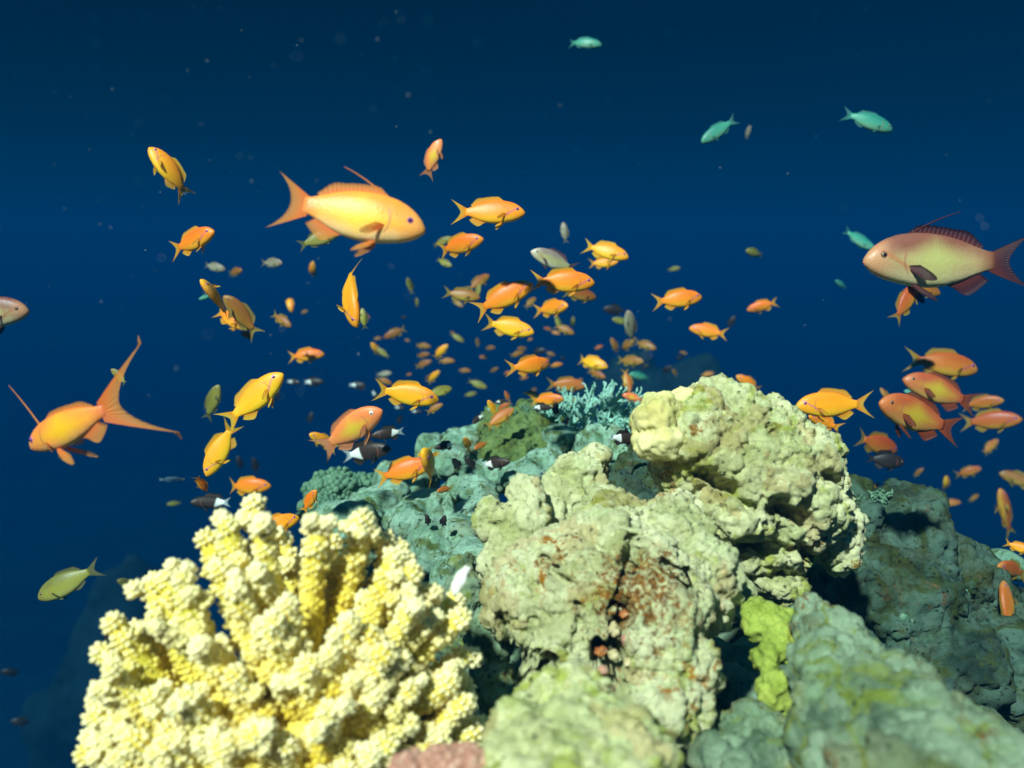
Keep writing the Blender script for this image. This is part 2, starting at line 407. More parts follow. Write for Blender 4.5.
# mounds of teal coral on the back of the reef
mounds = [
 ((432, 452, 1.50, 16, 18), (424, 474, 1.45, 16, 18), 'rounded teal coral knob beside the gold head-on fish'),
 ((462, 444, 1.52, 24, 16), (450, 462, 1.45, 20, 18), 'teal coral mound on the skyline left of the small black and white fish'),
 ((486, 436, 1.55, 20, 16), (495, 452, 1.50, 18, 16), 'teal coral mound topmost on the left skyline of the reef'),
 ((405, 490, 1.42, 24, 18), (392, 478, 1.48, 16, 14), 'teal coral mound under the orange fish with yellow tail'),
 ((372, 508, 1.30, 24, 20), (388, 500, 1.32, 22, 18), 'teal coral mound just behind the yellow coral tips'),
 ((425, 512, 1.22, 26, 20), (410, 522, 1.18, 22, 18), 'teal coral mound below the dark red rounded fish'),
 ((468, 500, 1.22, 28, 24), (480, 515, 1.15, 24, 20), 'largest teal coral mound left of the twin humped rock'),
 ((440, 545, 1.05, 30, 26), (462, 540, 1.05, 24, 22), 'teal coral mound above the broken white coral tip'),
 ((482, 480, 1.32, 20, 16), (500, 478, 1.32, 18, 14), 'small teal coral mound below the two black fish'),
 ((350, 525, 1.20, 26, 22), (335, 520, 1.22, 20, 18), 'dim teal coral mound between the yellow coral fingers'),
 ((456, 580, 0.95, 22, 24), (470, 565, 0.98, 22, 22), 'shaded teal coral mound right of the yellow coral'),
 ((545, 470, 1.30, 24, 18), (525, 478, 1.25, 22, 16), 'grey green coral mound at the foot of the olive turf'),
 ((600, 445, 1.35, 26, 18), (618, 452, 1.3, 20, 16), 'grey green coral mound under the teal finger coral'),
]
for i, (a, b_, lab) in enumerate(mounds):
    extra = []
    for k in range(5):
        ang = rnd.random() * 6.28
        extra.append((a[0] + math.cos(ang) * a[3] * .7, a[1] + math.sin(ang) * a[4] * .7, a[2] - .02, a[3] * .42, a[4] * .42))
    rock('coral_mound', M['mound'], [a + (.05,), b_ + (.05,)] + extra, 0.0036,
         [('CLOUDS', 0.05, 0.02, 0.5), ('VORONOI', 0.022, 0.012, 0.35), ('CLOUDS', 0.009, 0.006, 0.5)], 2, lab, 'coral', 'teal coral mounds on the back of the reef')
rock('turf_coral', M['soft'], [(520, 440, 1.42, 40, 30, .07), (545, 450, 1.40, 34, 24, .06), (500, 425, 1.5, 20, 18, .05), (535, 418, 1.5, 26, 16, .05), (508, 458, 1.36, 26, 18, .05)],
     0.0036, [('CLOUDS', 0.03, 0.03, 0.5), ('VORONOI', 0.014, 0.014, 0.35), ('CLOUDS', 0.006, 0.010, 0.5)], 1, 'shaggy olive green turf patch on the top of the reef', 'coral')
rock('plate_coral', M['mound'], [(558, 436, 1.38, 22, 12, .05), (556, 446, 1.36, 14, 14, .03)], 0.003, [('CLOUDS', 0.03, 0.006, 0.5)], 4,
     'smooth turquoise plate coral beside the olive turf patch', 'coral')
# lime green algae lobes
rock('algae', M['algae'], [(772, 622, .74, 26, 16, .02), (782, 645, .71, 18, 18, .018), (768, 660, .70, 12, 14, .015), (760, 610, .75, 16, 10, .02),
     (772, 690, .68, 14, 18, .014), (783, 700, .68, 9, 16, .012), (768, 672, .69, 7, 12, .01)], 0.0018,
     [('CLOUDS', 0.025, 0.016, 0.5), ('VORONOI', 0.009, 0.006, 0.35), ('CLOUDS', 0.006, 0.007, 0.5)], 3, 'lime green algae hanging in lobes down the shaded hollow', 'algae')
rock('algae', M['algae'], [(715, 562, .785, 20, 11, .015), (700, 556, .785, 12, 10, .012), (730, 572, .79, 12, 8, .012)], 0.0018,
     [('CLOUDS', 0.02, 0.01, 0.5), ('CLOUDS', 0.008, 0.005, 0.5)], 3, 'small lime green algae patch under the biggest boulder', 'algae')

# ---------------------------------------------------------------- knobs, fingers
def plain(name, c1, c2, scale, rough=0.7, bump=0.3, bs=300, c3=None, sss=0.0):
    b = NB(name)
    c = b.mix(b.mapr(b.noise(scale, 5, .6), .35, .65), c1, c2)
    if c3: c = b.mix(b.mapr(b.noise(scale * 3.1, 6, .7), .56, .66), c, c3)
    b.col(c); b.rough(rough, .25); b.normal(b.bump(b.noise(bs, 4, .6), bump, .001))
    return b.m
M['pebble_red'] = plain('red_crust', (0.28, 0.07, 0.02), (0.42, 0.16, 0.04), 90, c3=(0.5, 0.42, 0.3))
M['pebble_pink'] = plain('pink_crust', (0.34, 0.15, 0.10), (0.52, 0.29, 0.20), 90, c3=(0.52, 0.44, 0.32))
M['pebble_cream'] = plain('cream_shell', (0.36, 0.29, 0.13), (0.58, 0.50, 0.28), 90)
M['orange_sponge'] = plain('rust_sponge', (0.36, 0.14, 0.02), (0.50, 0.22, 0.03), 120, c3=(0.16, 0.07, 0.02), bump=.8)

def pebbles(spots, name, label, cat, group):
    for i, (px, py, d, r, m, lab) in enumerate(spots):
        c = at(px, py, d)
        v0, f0 = ico(3)
        s = np.array([r * d / F * rnd.uniform(.8, 1.15), r * d / F * .8, r * d / F * rnd.uniform(.8, 1.3)])
        off = Vector((rnd.random() * 9, rnd.random() * 9, i))
        V = [Vector(v * s) * (1 + .6 * noise.noise(Vector(v) * 1.8 + off) + .22 * noise.noise(Vector(v) * 5 + off)) for v in v0]
        o = link(name, new_mesh(name, V, f0), M[m], None, c)
        tag(o, lab, cat, group)
pebbles([(614, 630, .665, 5.5, 'pebble_cream', 'cream pebble topmost in the crack of the central rock'),
         (624, 614, .675, 4.7, 'pebble_red', 'red pebble at the head of the crack, above the cream one'),
         (628, 640, .66, 5.5, 'pebble_pink', 'pink pebble to the right of the upper cream pebble'),
         (601, 651, .655, 5.5, 'pebble_red', 'red pebble on the left side of the crack'),
         (614, 655, .655, 6.2, 'pebble_cream', 'larger cream pebble in the middle of the crack'),
         (628, 662, .65, 4.7, 'pebble_cream', 'oval cream pebble beside the middle one in the crack'),
         (603, 670, .65, 4.7, 'pebble_pink', 'small pink pebble below the red one in the crack'),
         (605, 688, .645, 7.0, 'pebble_pink', 'large pink pebble at the foot of the crack'),
         (614, 702, .64, 5.5, 'pebble_red', 'red pebble lowest in the crack')],
        'pebble', None, 'pebble', 'crusted pebbles in the crack of the central rock')

def add_tube(V, Fc, pts, rad, seg=7, cap=True):
    """tapered tube along pts with rounded tip"""
    base = len(V)
    n = len(pts)
    up = Vector((0.13, 0.9, 0.3)).normalized()
    for i, p in enumerate(pts):
        t = (pts[min(i + 1, n - 1)] - pts[max(i - 1, 0)]).normalized()
        a = t.cross(up).normalized(); b = t.cross(a)
        for k in range(seg):
            th = 2 * math.pi * k / seg
            V.append(p + (a * math.cos(th) + b * math.sin(th)) * rad[i])
    for i in range(n - 1):
        for k in range(seg):
            a0 = base + i * seg + k; a1 = base + i * seg + (k + 1) % seg
            Fc.append((a0, a1, a1 + seg, a0 + seg))
    t = (pts[-1] - pts[-2]).normalized()
    V.append(pts[-1] + t * rad[-1] * .8); tip = len(V) - 1
    for k in range(seg):
        a0 = base + (n - 1) * seg + k; a1 = base + (n - 1) * seg + (k + 1) % seg
        Fc.append((a0, a1, tip))

def thicket(name, mat, px, py, d, spread, height, nst, label, fork=3, r0=.0035, seed=1, lean=0):
    """finger coral: stems fan out of one base and fork"""
    rg = random.Random(seed)
    base = at(px, py, d)
    V, Fc = [], []
    def grow(p, dirv, length, rad, lev):
        pts = [p]; rads = [rad]; q = p.copy(); dd = dirv.copy()
        ns = 4
        for i in range(ns):
            dd = (dd + Vector((rg.gauss(0, .16), rg.gauss(0, .16), rg.gauss(0.08, .1)))).normalized()
            q = q + dd * length / ns
            pts.append(q.copy()); rads.append(rad * (1 - .12 * (i + 1)))
        add_tube(V, Fc, pts, rads, 7)
        for k in range(rg.randint(2, 4)):   # side nubs
            s = pts[rg.randint(1, ns)]
            nd = Vector((rg.gauss(0, 1), rg.gauss(0, 1), rg.gauss(.3, .7))).normalized()
            add_tube(V, Fc, [s, s + nd * rad * 1.3, s + nd * rad * 2.3], [rad * .7, rad * .6, rad * .45], 6)
        if lev > 0:
            for k in range(rg.randint(2, 3)):
                nd = (dd + Vector((rg.gauss(0, .55), rg.gauss(0, .45), rg.gauss(.1, .35)))).normalized()
                grow(q, nd, length * rg.uniform(.55, .8), rad * .72, lev - 1)
    for s in range(nst):
        dx = rg.uniform(-1, 1); dy = rg.uniform(-.7, .7)
        dirv = (UP + RGT * (dx * spread + lean) + FWD * dy * spread).normalized()
        grow(RGT * dx * .02 + FWD * dy * .02, dirv, height * rg.uniform(.35, .5), r0, fork)
    o = link(name, new_mesh(name, V, Fc), mat, None, base)
    tag(o, label, 'coral', 'finger corals on the back of the reef')
    return o
M['teal_finger'] = plain('turquoise_finger', (0.20, 0.46, 0.36), (0.34, 0.62, 0.50), 60, bump=.6, c3=(0.42, 0.40, 0.18))
M['green_head'] = plain('sea_green_head', (0.07, 0.17, 0.10), (0.15, 0.29, 0.19), 60, bump=.8, c3=(0.2, 0.18, 0.07))
M['green_bush'] = plain('dull_green_bush', (0.07, 0.15, 0.09), (0.14, 0.26, 0.15), 60, bump=.6)
thicket('finger_coral', M['teal_finger'], 592, 452, 1.40, .7, .115, 22, 'tall turquoise finger coral spreading on the skyline left of the boulder', 2, .0042, 3)
thicket('finger_coral', M['teal_finger'], 622, 446, 1.38, .7, .065, 12, 'low turquoise finger coral leaning towards the boulder', 2, .004, 4, .3)
thicket('finger_coral', M['teal_finger'], 545, 428, 1.42, .6, .045, 8, 'short turquoise finger coral on the plate coral, near black fish', 1, .0048, 5)
thicket('finger_coral', M['teal_finger'], 492, 424, 1.5, .6, .03, 6, 'stubby turquoise finger coral near the red fish on the skyline', 1, .0045, 6)
thicket('finger_coral', M['green_bush'], 520, 440, 1.42, .9, .06, 9, 'olive finger coral tangled in the turf patch', 2, .0042, 9)
thicket('finger_coral', M['green_bush'], 875, 508, 1.12, .8, .03, 7, 'tuft of dull finger coral on the dark teal rock', 1, .0035, 10)

def knob_bush(name, mat, px, py, d, r_px, n, knob, label, seed, cat='coral', group=None, sub=2, squash=.8):
    rg = random.Random(seed)
    V, Fc = [], []; off = 0
    v0, f0 = ico(sub)
    r = r_px * d / F
    for i in range(n):
        z = 1 - 1.25 * (i + .5) / n; t = i * 2.39996
        q = math.sqrt(max(0, 1 - z * z))
        dirv = Vector((q * math.cos(t), q * math.sin(t), z))
        rr = r * (0.85 + .3 * noise.noise(dirv * 2.3 + Vector((seed, 0, 0))))
        c = dirv * rr
        c.z *= squash
        k = knob * rg.uniform(.75, 1.25)
        V.append(v0 * np.array([k, k, k * 1.1]) * 1.0 + np.array(c)); Fc.append(f0 + off); off += len(v0)
        V.append(v0 * np.array([k, k, k]) * 1.25 + np.array(c * .82)); Fc.append(f0 + off); off += len(v0)
    V.append(v0 * r * .8 * np.array([1, 1, squash])); Fc.append(f0 + off)
    o = link(name, new_mesh(name, np.vstack(V), np.vstack(Fc)), mat, None, at(px, py, d))
    tag(o, label, cat, group)
knob_bush('cauliflower_coral', M['green_bush'], 335, 492, 1.45, 30, 170, .0055, 'dark green cauliflower coral on the reef edge behind the yellow coral', 1, group='dark green cauliflower corals')
knob_bush('cauliflower_coral', M['green_bush'], 318, 512, 1.35, 22, 120, .0055, 'smaller dark green cauliflower coral just above the yellow coral', 2, group='dark green cauliflower corals')
knob_bush('cauliflower_coral', M['green_bush'], 362, 488, 1.50, 18, 90, .0055, 'small dark green cauliflower coral next to the teal mounds', 3, group='dark green cauliflower corals')
for i, (px, py, rr, lab) in enumerate([(440, 768, 24, 'largest pink coral lump in front of the yellow coral'), (410, 772, 20, 'pink coral lump partly cut off beside the largest'), (470, 762, 16, 'small pink coral lump nearest the low green rock')]):
    knob_bush('pink_coral', M['pebble_pink'], px, py, .50, rr, 46, .0038, lab, 11 + i, group='pink coral lumps')

for i, (px, py, d, rr, kk, lab) in enumerate([
    (880, 560, 1.055, 13, .0045, 'small green coral head high on the dark teal rock, below the dull tuft'),
    (925, 540, 1.09, 12, .0045, 'small green coral head at the shoulder of the dark teal rock'),
    (952, 592, 1.13, 15, .005, 'round green coral head on the outer slope of the dark teal rock'),
    (905, 615, 1.015, 12, .004, 'small green coral head in the middle of the dark teal rock'),
    (975, 645, 1.02, 16, .005, 'broad green coral head low on the dark teal rock, nearest the right edge')]):
    knob_bush('small_coral', M['green_head'], px, py, d, rr, 70, kk, lab, 31 + i, group='green coral heads on the dark teal rock', squash=.6)
thicket('finger_coral', M['teal_finger'], 915, 512, 1.14, .8, .026, 7, 'tiny turquoise finger coral on top of the dark teal rock', 1, .003, 21)
thicket('finger_coral', M['teal_finger'], 985, 605, 1.2, .8, .026, 7, 'tiny turquoise finger coral on the outer slope of the dark teal rock', 1, .003, 22)
thicket('finger_coral', M['green_bush'], 940, 620, 1.06, .9, .028, 8, 'dull olive finger coral among the green coral heads', 1, .003, 23)

# ---------------------------------------------------------------- the big yellow coral
b = NB('yellow_coral')
att = b.n('ShaderNodeAttribute'); att.attribute_name = 'tip'
tipf = att.outputs['Fac']
nn = b.noise(28, 4, .6)
c = b.mix(b.mapr(nn, .38, .62), (0.72, 0.54, 0.05), (0.86, 0.72, 0.14))
c = b.mix(b.mapr(b.noise(11, 3, .5), .45, .7), c, (0.58, 0.52, 0.05))
c = b.mix(b.mapr(b.math('ADD', tipf, b.math('MULTIPLY', b.math('SUBTRACT', nn, .5), .5)), .62, 1.1), c, (0.92, 0.82, 0.44))
b.col(c); b.rough(.65, .3)
b.normal(b.bump(b.noise(700, 4, .6), .5, .0008, b.bump(b.voro(900), .3, .0006)))
b.b.inputs['Subsurface Weight'].default_value = 0.15
b.b.inputs['Subsurface Radius'].default_value = (1.0, .7, .3)
b.b.inputs['Subsurface Scale'].default_value = .003
M['yellow_coral'] = b.m

def yellow_coral():
    rg = random.Random(21)
    C = at(298, 800, .61)
    root = tag(empty('branching_coral', C), 'large yellow branching coral with knobbly pale tips filling the near reef', 'coral')
    v0, f0 = ico(2)
    # branch tips given on the dome by direction
    dirs = []
    n = 182
    for i in range(n):
        z = 1 - 1.35 * (i + .5) / n; t = i * 2.39996 + .4
        q = math.sqrt(max(0, 1 - z * z))
        v = Vector((q * math.cos(t), q * math.sin(t), z))
        v = (v + Vector((rg.gauss(0, .05), rg.gauss(0, .05), rg.gauss(0, .05)))).normalized()
        if v.y > .30: continue
        if v.y > .2 and v.z < .3: continue
        dirs.append(v)
    def radius(v):
        # outline of the colony
        az = v.x
        r = .165
        r = .124 + .070 * max(0, v.z) ** 1.5
        if v.x > .3: r -= .006 * (v.x)
        if v.x < 0: r += .014 * -v.x
        return r
    for v in dirs[:100]:
        kv, kf = ico(1)
        L = radius(v) * rg.uniform(.90, 1.06)
        D = (RGT * v.x + FWD * v.y * .62 + UP * v.z)
        V, Fc, T = [], [], []
        off = 0
        # core
        perp = D.cross(Vector((rg.gauss(0, 1), rg.gauss(0, 1), rg.gauss(0, 1)))).normalized()
        bend = perp * rg.uniform(-.012, .012)
        ns = 15
        cores = []
        for i in range(ns):
            s = (i + 1) / ns
            p = D * L * s + bend * math.sin(s * 3.14) + UP * .010 * (s * s) 
            rad = (.0112 - .0040 * s) * rg.uniform(.82, 1.15)
            if i >= 2: cores.append((p, rad, s))
        # a second finger forks off halfway
        lobes = list(cores)
        i0 = rg.randint(5, 8); p0, r0_, s0 = cores[i0]
        fd = (D.normalized() + D.cross(Vector((rg.gauss(0, 1), rg.gauss(0, 1), rg.gauss(0, 1)))).normalized() * rg.uniform(.45, .75)).normalized()
        fl = rg.uniform(.028, .048)
        for j in range(1, 6):
            lobes.append((p0 + fd * fl * j / 5 + UP * .004 * (j / 5) ** 2, r0_ * (1 - .09 * j), min(1, s0 + (1 - s0) * j / 5)))
        for k in range(rg.randint(4, 7)):
            i = rg.randint(5, len(cores) - 1)
            p, rad, s = cores[i]
            sdv = D.cross(Vector((rg.gauss(0, 1), rg.gauss(0, 1), rg.gauss(0, 1)))).normalized()
            q = p + (sdv * .8 + D * .55).normalized() * rad * rg.uniform(1.15, 1.7)
            lobes.append((q, rad * rg.uniform(.55, .8), min(1, s + .05)))
        tube_v, tube_f = [], []
        add_tube(tube_v, tube_f, [p for p, r_, s in [(D * L * .02, .0, 0)] + cores], [.010] + [r_ * .92 for p, r_, s in cores], 12)
        V.append(np.array([list(x) for x in tube_v])); 
        faces = [tuple(f) for f in tube_f]; off = len(tube_v)
        T += [max(0, min(1, (x.length / L - .55) * .8)) for x in tube_v]
        for p, rad, s in lobes:
            if s < .30: continue
            nk = int(14 + 3400 * rad)
            vv = v0 * rad * .97 + np.array(p)
            V.append(vv); faces += [tuple(f) for f in (f0 + off)]; off += len(vv)
            T += [.15 + .35 * max(0, (s - .45) / .55)] * len(vv)
            ph = rg.random() * 6.28
            for k in range(nk):
                z = 1 - 2 * (k + .5) / nk; t = k * 2.39996 + ph
                q = math.sqrt(1 - z * z)
                u = Vector((q * math.cos(t), q * math.sin(t), z))
                if u.dot(D) < -.55: continue
                kr = rg.choice((.0014, .0017, .0020, .0023, .0027))
                c = p + u * (rad * rg.uniform(.88, 1.05))
                w = (u + D * .35).normalized()
                M3 = w.to_track_quat('Z', 'Y').to_matrix()
                vv = (kv * np.array([kr, kr, kr * 1.5])) @ np.array(M3).T + np.array(c)
                V.append(vv)
                faces += [tuple(f) for f in (kf + off)]
                off += len(vv)
                base_t = max(0, (s - .45) / .55)
                zloc = kv[:, 2] * .5 + .5
                T += list(np.clip(.25 + .45 * base_t + .4 * zloc * (.4 + .6 * base_t), 0, 1.2))
        me = new_mesh('branch', np.vstack(V), faces)
        at_ = me.attributes.new('tip', 'FLOAT', 'POINT')
        at_.data.foreach_set('value', np.array(T, dtype=np.float32))
        o = link('branch', me, M['yellow_coral'], root)
    # solid heart of the colony where the branches join
    vv, ff = ico(4)
    P = []
    for v in vv:
        w = Vector(v)
        P.append((RGT * w.x + FWD * w.y * .75 + UP * w.z) * .088 * (1 + .25 * noise.noise(w * 3)))
    me = new_mesh('core', P, ff)
    link('core', me, M['yellow_coral'], root)
    return root
yellow_coral()
# broken white tip lying at the colony's right edge
v0, f0 = ico(3)
V = [Vector((v[0] * .005 + v[2] * .004, v[1] * .004, v[2] * .010)) * (1 + .4 * noise.noise(Vector(v) * 1.7)) for v in v0]
M['white_tip'] = plain('bleached_coral', (.78, .76, .66), (.86, .85, .78), 60)
tag(link('coral_fragment', new_mesh('coral_fragment', V, f0), M['white_tip'], None, at(461, 580, .60)), 'bleached white coral fragment leaning on the edge of the yellow coral', 'coral fragment')
# ================================================================= fish
def fish_body_mat(name, back, mid, belly, head, stripe=None, rear=None, rear_x=-.12, vary=.03, front_dark=None, flank=None, scales=1.0, tailcol=None, sss=.12):
    """colours laid out over the body by its own coordinates (x along the fish, z up; fish of length 1)"""
    b = NB(name)
    a = b.n('ShaderNodeAttribute'); a.attribute_name = 'fc'
    sp = b.n('ShaderNodeSeparateXYZ'); b.l(a.outputs['Vector'], sp.inputs[0])
    x, y, z = sp.outputs
    cv = a.outputs['Vector']
    nz = b.noise(9, 3, .5, co=cv)
    zz = b.math('ADD', z, b.math('MULTIPLY', b.math('SUBTRACT', nz, .5), .08))
    c = b.mix(b.mapr(zz, -.13, -.01), belly, mid)
    c = b.mix(b.mapr(zz, -.01, .12), c, back)
    c = b.mix(b.mapr(x, .30, .46, 0, .8), c, head)
    if flank:      # a broad patch of another colour on the flank
        fx = b.math('ABSOLUTE', b.math('SUBTRACT', x, .06)); fz = b.math('ABSOLUTE', b.math('ADD', z, .0))
        d = b.math('ADD', b.math('MULTIPLY', fx, .55), fz)
        c = b.mix(b.mapr(d, .0, .20, .95, 0), c, flank)
    if tailcol: c = b.mix(b.mapr(x, -.34, -.18, 1, 0), c, tailcol)
    if stripe:     # the oblique line from the eye back to the breast fin
        dd = b.math('ABSOLUTE', b.math('SUBTRACT', z, b.math('ADD', b.math('MULTIPLY', x, .62), -.195)))
        sm = b.math('MULTIPLY', b.mapr(dd, .008, .022, 1, 0), b.math('MULTIPLY', b.mapr(x, .20, .25), b.mapr(x, .40, .46, 1, 0)))
        c = b.mix(b.math('MULTIPLY', sm, .45), c, stripe)
    if front_dark:
        xx = b.math('ADD', x, b.math('MULTIPLY', z, .25))
        c = b.mix(b.mapr(xx, rear_x - .02, rear_x + .02), rear, front_dark)
    # gill edge
    gx = b.math('ADD', b.math('SUBTRACT', x, .27), b.math('MULTIPLY', b.math('MULTIPLY', z, z), 4.0))
    g = b.math('MULTIPLY', b.mapr(b.math('ABSOLUTE', gx), .003, .012, 1, 0), b.mapr(b.math('ABSOLUTE', z), .06, .10, 1, 0))
    c = b.mix(b.math('MULTIPLY', g, .55), c, (.35, .12, .08))
    sc = b.voro(62, co=cv)
    c = b.mix(b.mapr(sc, .25, .55, 0, .22 * scales), c, b.mix(1.0, c, (.72, .62, .5), 'MULTIPLY'))
    oi = b.n('ShaderNodeObjectInfo')
    hs = b.n('ShaderNodeHueSaturation')
    b.l(c, hs.inputs['Color'])
    b.l(b.mapr(oi.outputs['Random'], 0, 1, .5 - vary * .4, .5 + vary * .4, False), hs.inputs['Hue'])
    b.l(b.mapr(oi.outputs['Random'], 0, 1, 1 - vary * 3, 1.03, False), hs.inputs['Value'])
    b.col(hs.outputs[0]); b.rough(.42, .35)
    b.b.inputs['Subsurface Weight'].default_value = sss
    b.b.inputs['Subsurface Radius'].default_value = (1, .5, .2)
    b.b.inputs['Subsurface Scale'].default_value = .004
    b.normal(b.bump(sc, .25, .0006))
    return b.m

def fin_mat(name, c1, c2, clear=.2, edge=None):
    b = NB(name)
    a = b.n('ShaderNodeAttribute'); a.attribute_name = 'ft'      # (across the rays, out along the ray)
    sp = b.n('ShaderNodeSeparateXYZ'); b.l(a.outputs['Vector'], sp.inputs[0])
    u, v, _ = sp.outputs
    c = b.mix(b.mapr(v, 0, 1), c1, c2)
    if edge: c = b.mix(b.mapr(v, .75, .95), c, edge)
    w = b.math('SINE', b.math('MULTIPLY', u, 110.0))
    c = b.mix(b.mapr(w, -.2, 1, 0, .35), c, b.mix(1.0, c, (.7, .6, .55), 'MULTIPLY'))
    b.col(c); b.rough(.5, .3)
    b.normal(b.bump(w, .4, .0006))
    tr = b.n('ShaderNodeBsdfTranslucent'); b.l(c, tr.inputs[0])
    m1 = b.n('ShaderNodeMixShader'); m1.inputs[0].default_value = .35
    b.l(b.b.outputs[0], m1.inputs[1]); b.l(tr.outputs[0], m1.inputs[2])
    tp = b.n('ShaderNodeBsdfTransparent')
    m2 = b.n('ShaderNodeMixShader')
    b.l(b.mapr(v, .1, 1.0, clear * .5, min(.75, clear * 1.9)), m2.inputs[0])
    b.l(m1.outputs[0], m2.inputs[1]); b.l(tp.outputs[0], m2.inputs[2])
    b.l(m2.outputs[0], b.out.inputs[0])
    return b.m

def eye_mat(name, c, pup=(.01, .01, .012)):
    b = NB(name); b.col(c); b.rough(.15, .6); return b.m
M['iris_violet'] = eye_mat('iris_violet', (.30, .08, .30))
M['iris_white'] = eye_mat('iris_white', (.85, .80, .70))
M['iris_grey'] = eye_mat('iris_grey', (.20, .24, .22))
M['iris_brown'] = eye_mat('iris_brown', (.18, .10, .05))
M['pupil'] = eye_mat('pupil', (.006, .006, .01))
M['lip'] = eye_mat('lip', (.72, .22, .16))

OR = (0.82, 0.27, 0.015); YE = (0.86, 0.58, 0.02)
SP = {}
def species(key, name, body, fin, top, bot, wid, tail, fins, iris, L, eye=(.395, .034, .024), mouth=True, fin2=None):
    SP[key] = dict(name=name, body=body, fin=fin, top=top, bot=bot, wid=wid, tail=tail, fins=fins, iris=iris, L=L, eye=eye, mouth=mouth, fin2=fin2 or fin)
XS = [.50, .485, .46, .42, .36, .28, .18, .08, -.02, -.12, -.21, -.29, -.32]
top_a = [0, .038, .064, .098, .133, .157, .174, .173, .160, .130, .088, .055, .053]
bot_a = [0, -.038, -.060, -.085, -.112, -.133, -.154, -.159, -.149, -.118, -.077, -.048, -.046]
wid_a = [0, .024, .040, .053, .064, .070, .074, .071, .062, .046, .030, .016, .010]
top_m = [0, .042, .070, .106, .142, .170, .184, .182, .168, .138, .098, .066, .064]
sl = lambda a, k: [v * k for v in a]
fA = dict(dorsal=(.23, -.22, .052), anal=(-.02, -.21, .075), pelvic=.13, pectoral=.15, fil=0)
fM = dict(dorsal=(.24, -.23, .045), anal=(-.02, -.22, .085), pelvic=.17, pectoral=.17, fil=.36)
fD = dict(dorsal=(.22, -.22, .075), anal=(.0, -.22, .09), pelvic=.14, pectoral=.13, fil=0)
fC = dict(dorsal=(.18, -.20, .035), anal=(-.03, -.20, .035), pelvic=.07, pectoral=.10, fil=0)
fR = dict(dorsal=(.25, -.25, .03), anal=(.05, -.25, .03), pelvic=.04, pectoral=.08, fil=0)
tA = (.385, .52, .185, 1.5, .055); tM = (.41, .535, .20, 2.1, .075); tD = (.39, .50, .13, 1.6, .055); tC = (.39, .50, .15, 1.5, .05)

species('gold', 'anthias', fish_body_mat('orange_scales', (.94, .23, .01), (.95, .32, .01), (.95, .50, .02), (.93, .35, .02), (.42, .06, .30)),
        fin_mat('yellow_fin', (.90, .30, .01), (.90, .54, .03), .22), top_a, bot_a, wid_a, tA, fA, 'iris_violet', .085)
species('yellow', 'anthias', fish_body_mat('yellow_scales', (.93, .31, .01), (.95, .42, .01), (.95, .56, .02), (.92, .38, .02), (.42, .06, .30)),
        fin_mat('lemon_fin', (.92, .36, .01), (.88, .60, .04), .22), top_a, bot_a, wid_a, tA, fA, 'iris_violet', .085)
species('red', 'anthias', fish_body_mat('dim_red_scales', (.42, .085, .015), (.50, .14, .02), (.50, .27, .03), (.50, .19, .04), (.30, .05, .16)),  # darker colour stands in for weaker light, mostly on the right
        fin_mat('dim_amber_fin', (.50, .20, .02), (.50, .36, .04), .3), top_a, bot_a, wid_a, tA, fA, 'iris_violet', .085)
species('dull', 'anthias', fish_body_mat('dim_brown_scales', (.27, .085, .015), (.34, .13, .015), (.38, .24, .04), (.34, .15, .03)),  # orange fish coloured darker to imitate dimness with distance
        fin_mat('olive_fin', (.26, .15, .03), (.38, .30, .05), .12), top_a, bot_a, wid_a, tA, fA, 'iris_brown', .07)
species('male', 'anthias', fish_body_mat('apricot_scales', (.90, .30, .04), (.92, .38, .05), (.90, .58, .26), (.92, .38, .10), None, flank=(.95, .58, .015), tailcol=(.80, .24, .07), scales=.8),
        fin_mat('apricot_fin', (.92, .24, .05), (.88, .40, .07), .3), top_m, bot_a, wid_a, tM, fM, 'iris_violet', .125)
species('sweep', 'anthias', SP['male']['body'], SP['male']['fin'], sl(top_m, .72), sl(bot_a, .76), sl(wid_a, .85), (.44, .84, .40, 1.45, .085),
        dict(dorsal=(.24, -.23, .03), anal=(-.02, -.22, .10), pelvic=.26, pectoral=.17, fil=-.40), 'iris_violet', .135)
species('rose', 'anthias', fish_body_mat('rose_scales', (.22, .07, .05), (.42, .27, .14), (.60, .52, .28), (.56, .25, .13), (.45, .10, .03), flank=(.45, .45, .15), tailcol=(.18, .05, .03), scales=.8),
        fin_mat('maroon_fin', (.14, .03, .03), (.06, .02, .03), .15), top_m, bot_a, wid_a, (.40, .52, .17, 1.7, .068), fM, 'iris_brown', .17)
species('ruddy', 'anthias', fish_body_mat('dim_ruddy_scales', (.44, .10, .03), (.50, .16, .04), (.52, .30, .08), (.54, .17, .05), None, flank=(.52, .40, .03), tailcol=(.32, .06, .02)),  # ruddy colours lowered so the right cluster looks less lit
        fin_mat('ruddy_fin', (.34, .07, .02), (.22, .05, .02), .2), top_m, bot_a, wid_a, (.40, .52, .17, 1.7, .068), dict(fM, fil=0), 'iris_brown', .12)
species('pink', 'anthias', fish_body_mat('salmon_scales', (.86, .20, .06), (.88, .24, .07), (.86, .32, .14), (.88, .20, .08), None, flank=(.74, .50, .04), tailcol=(.76, .24, .08)),
        fin_mat('salmon_fin', (.76, .26, .10), (.70, .32, .14), .2), top_m, bot_a, wid_a, tM, dict(fM, fil=.0), 'iris_white', .11, eye=(.385, .045, .030))
species('pale', 'anthias', fish_body_mat('pale_scales', (.28, .22, .18), (.46, .46, .20), (.66, .66, .48), (.60, .56, .42), (.45, .12, .08)),
        fin_mat('plum_fin', (.16, .08, .10), (.12, .06, .08), .3), top_a, bot_a, wid_a, tA, fA, 'iris_grey', .085)
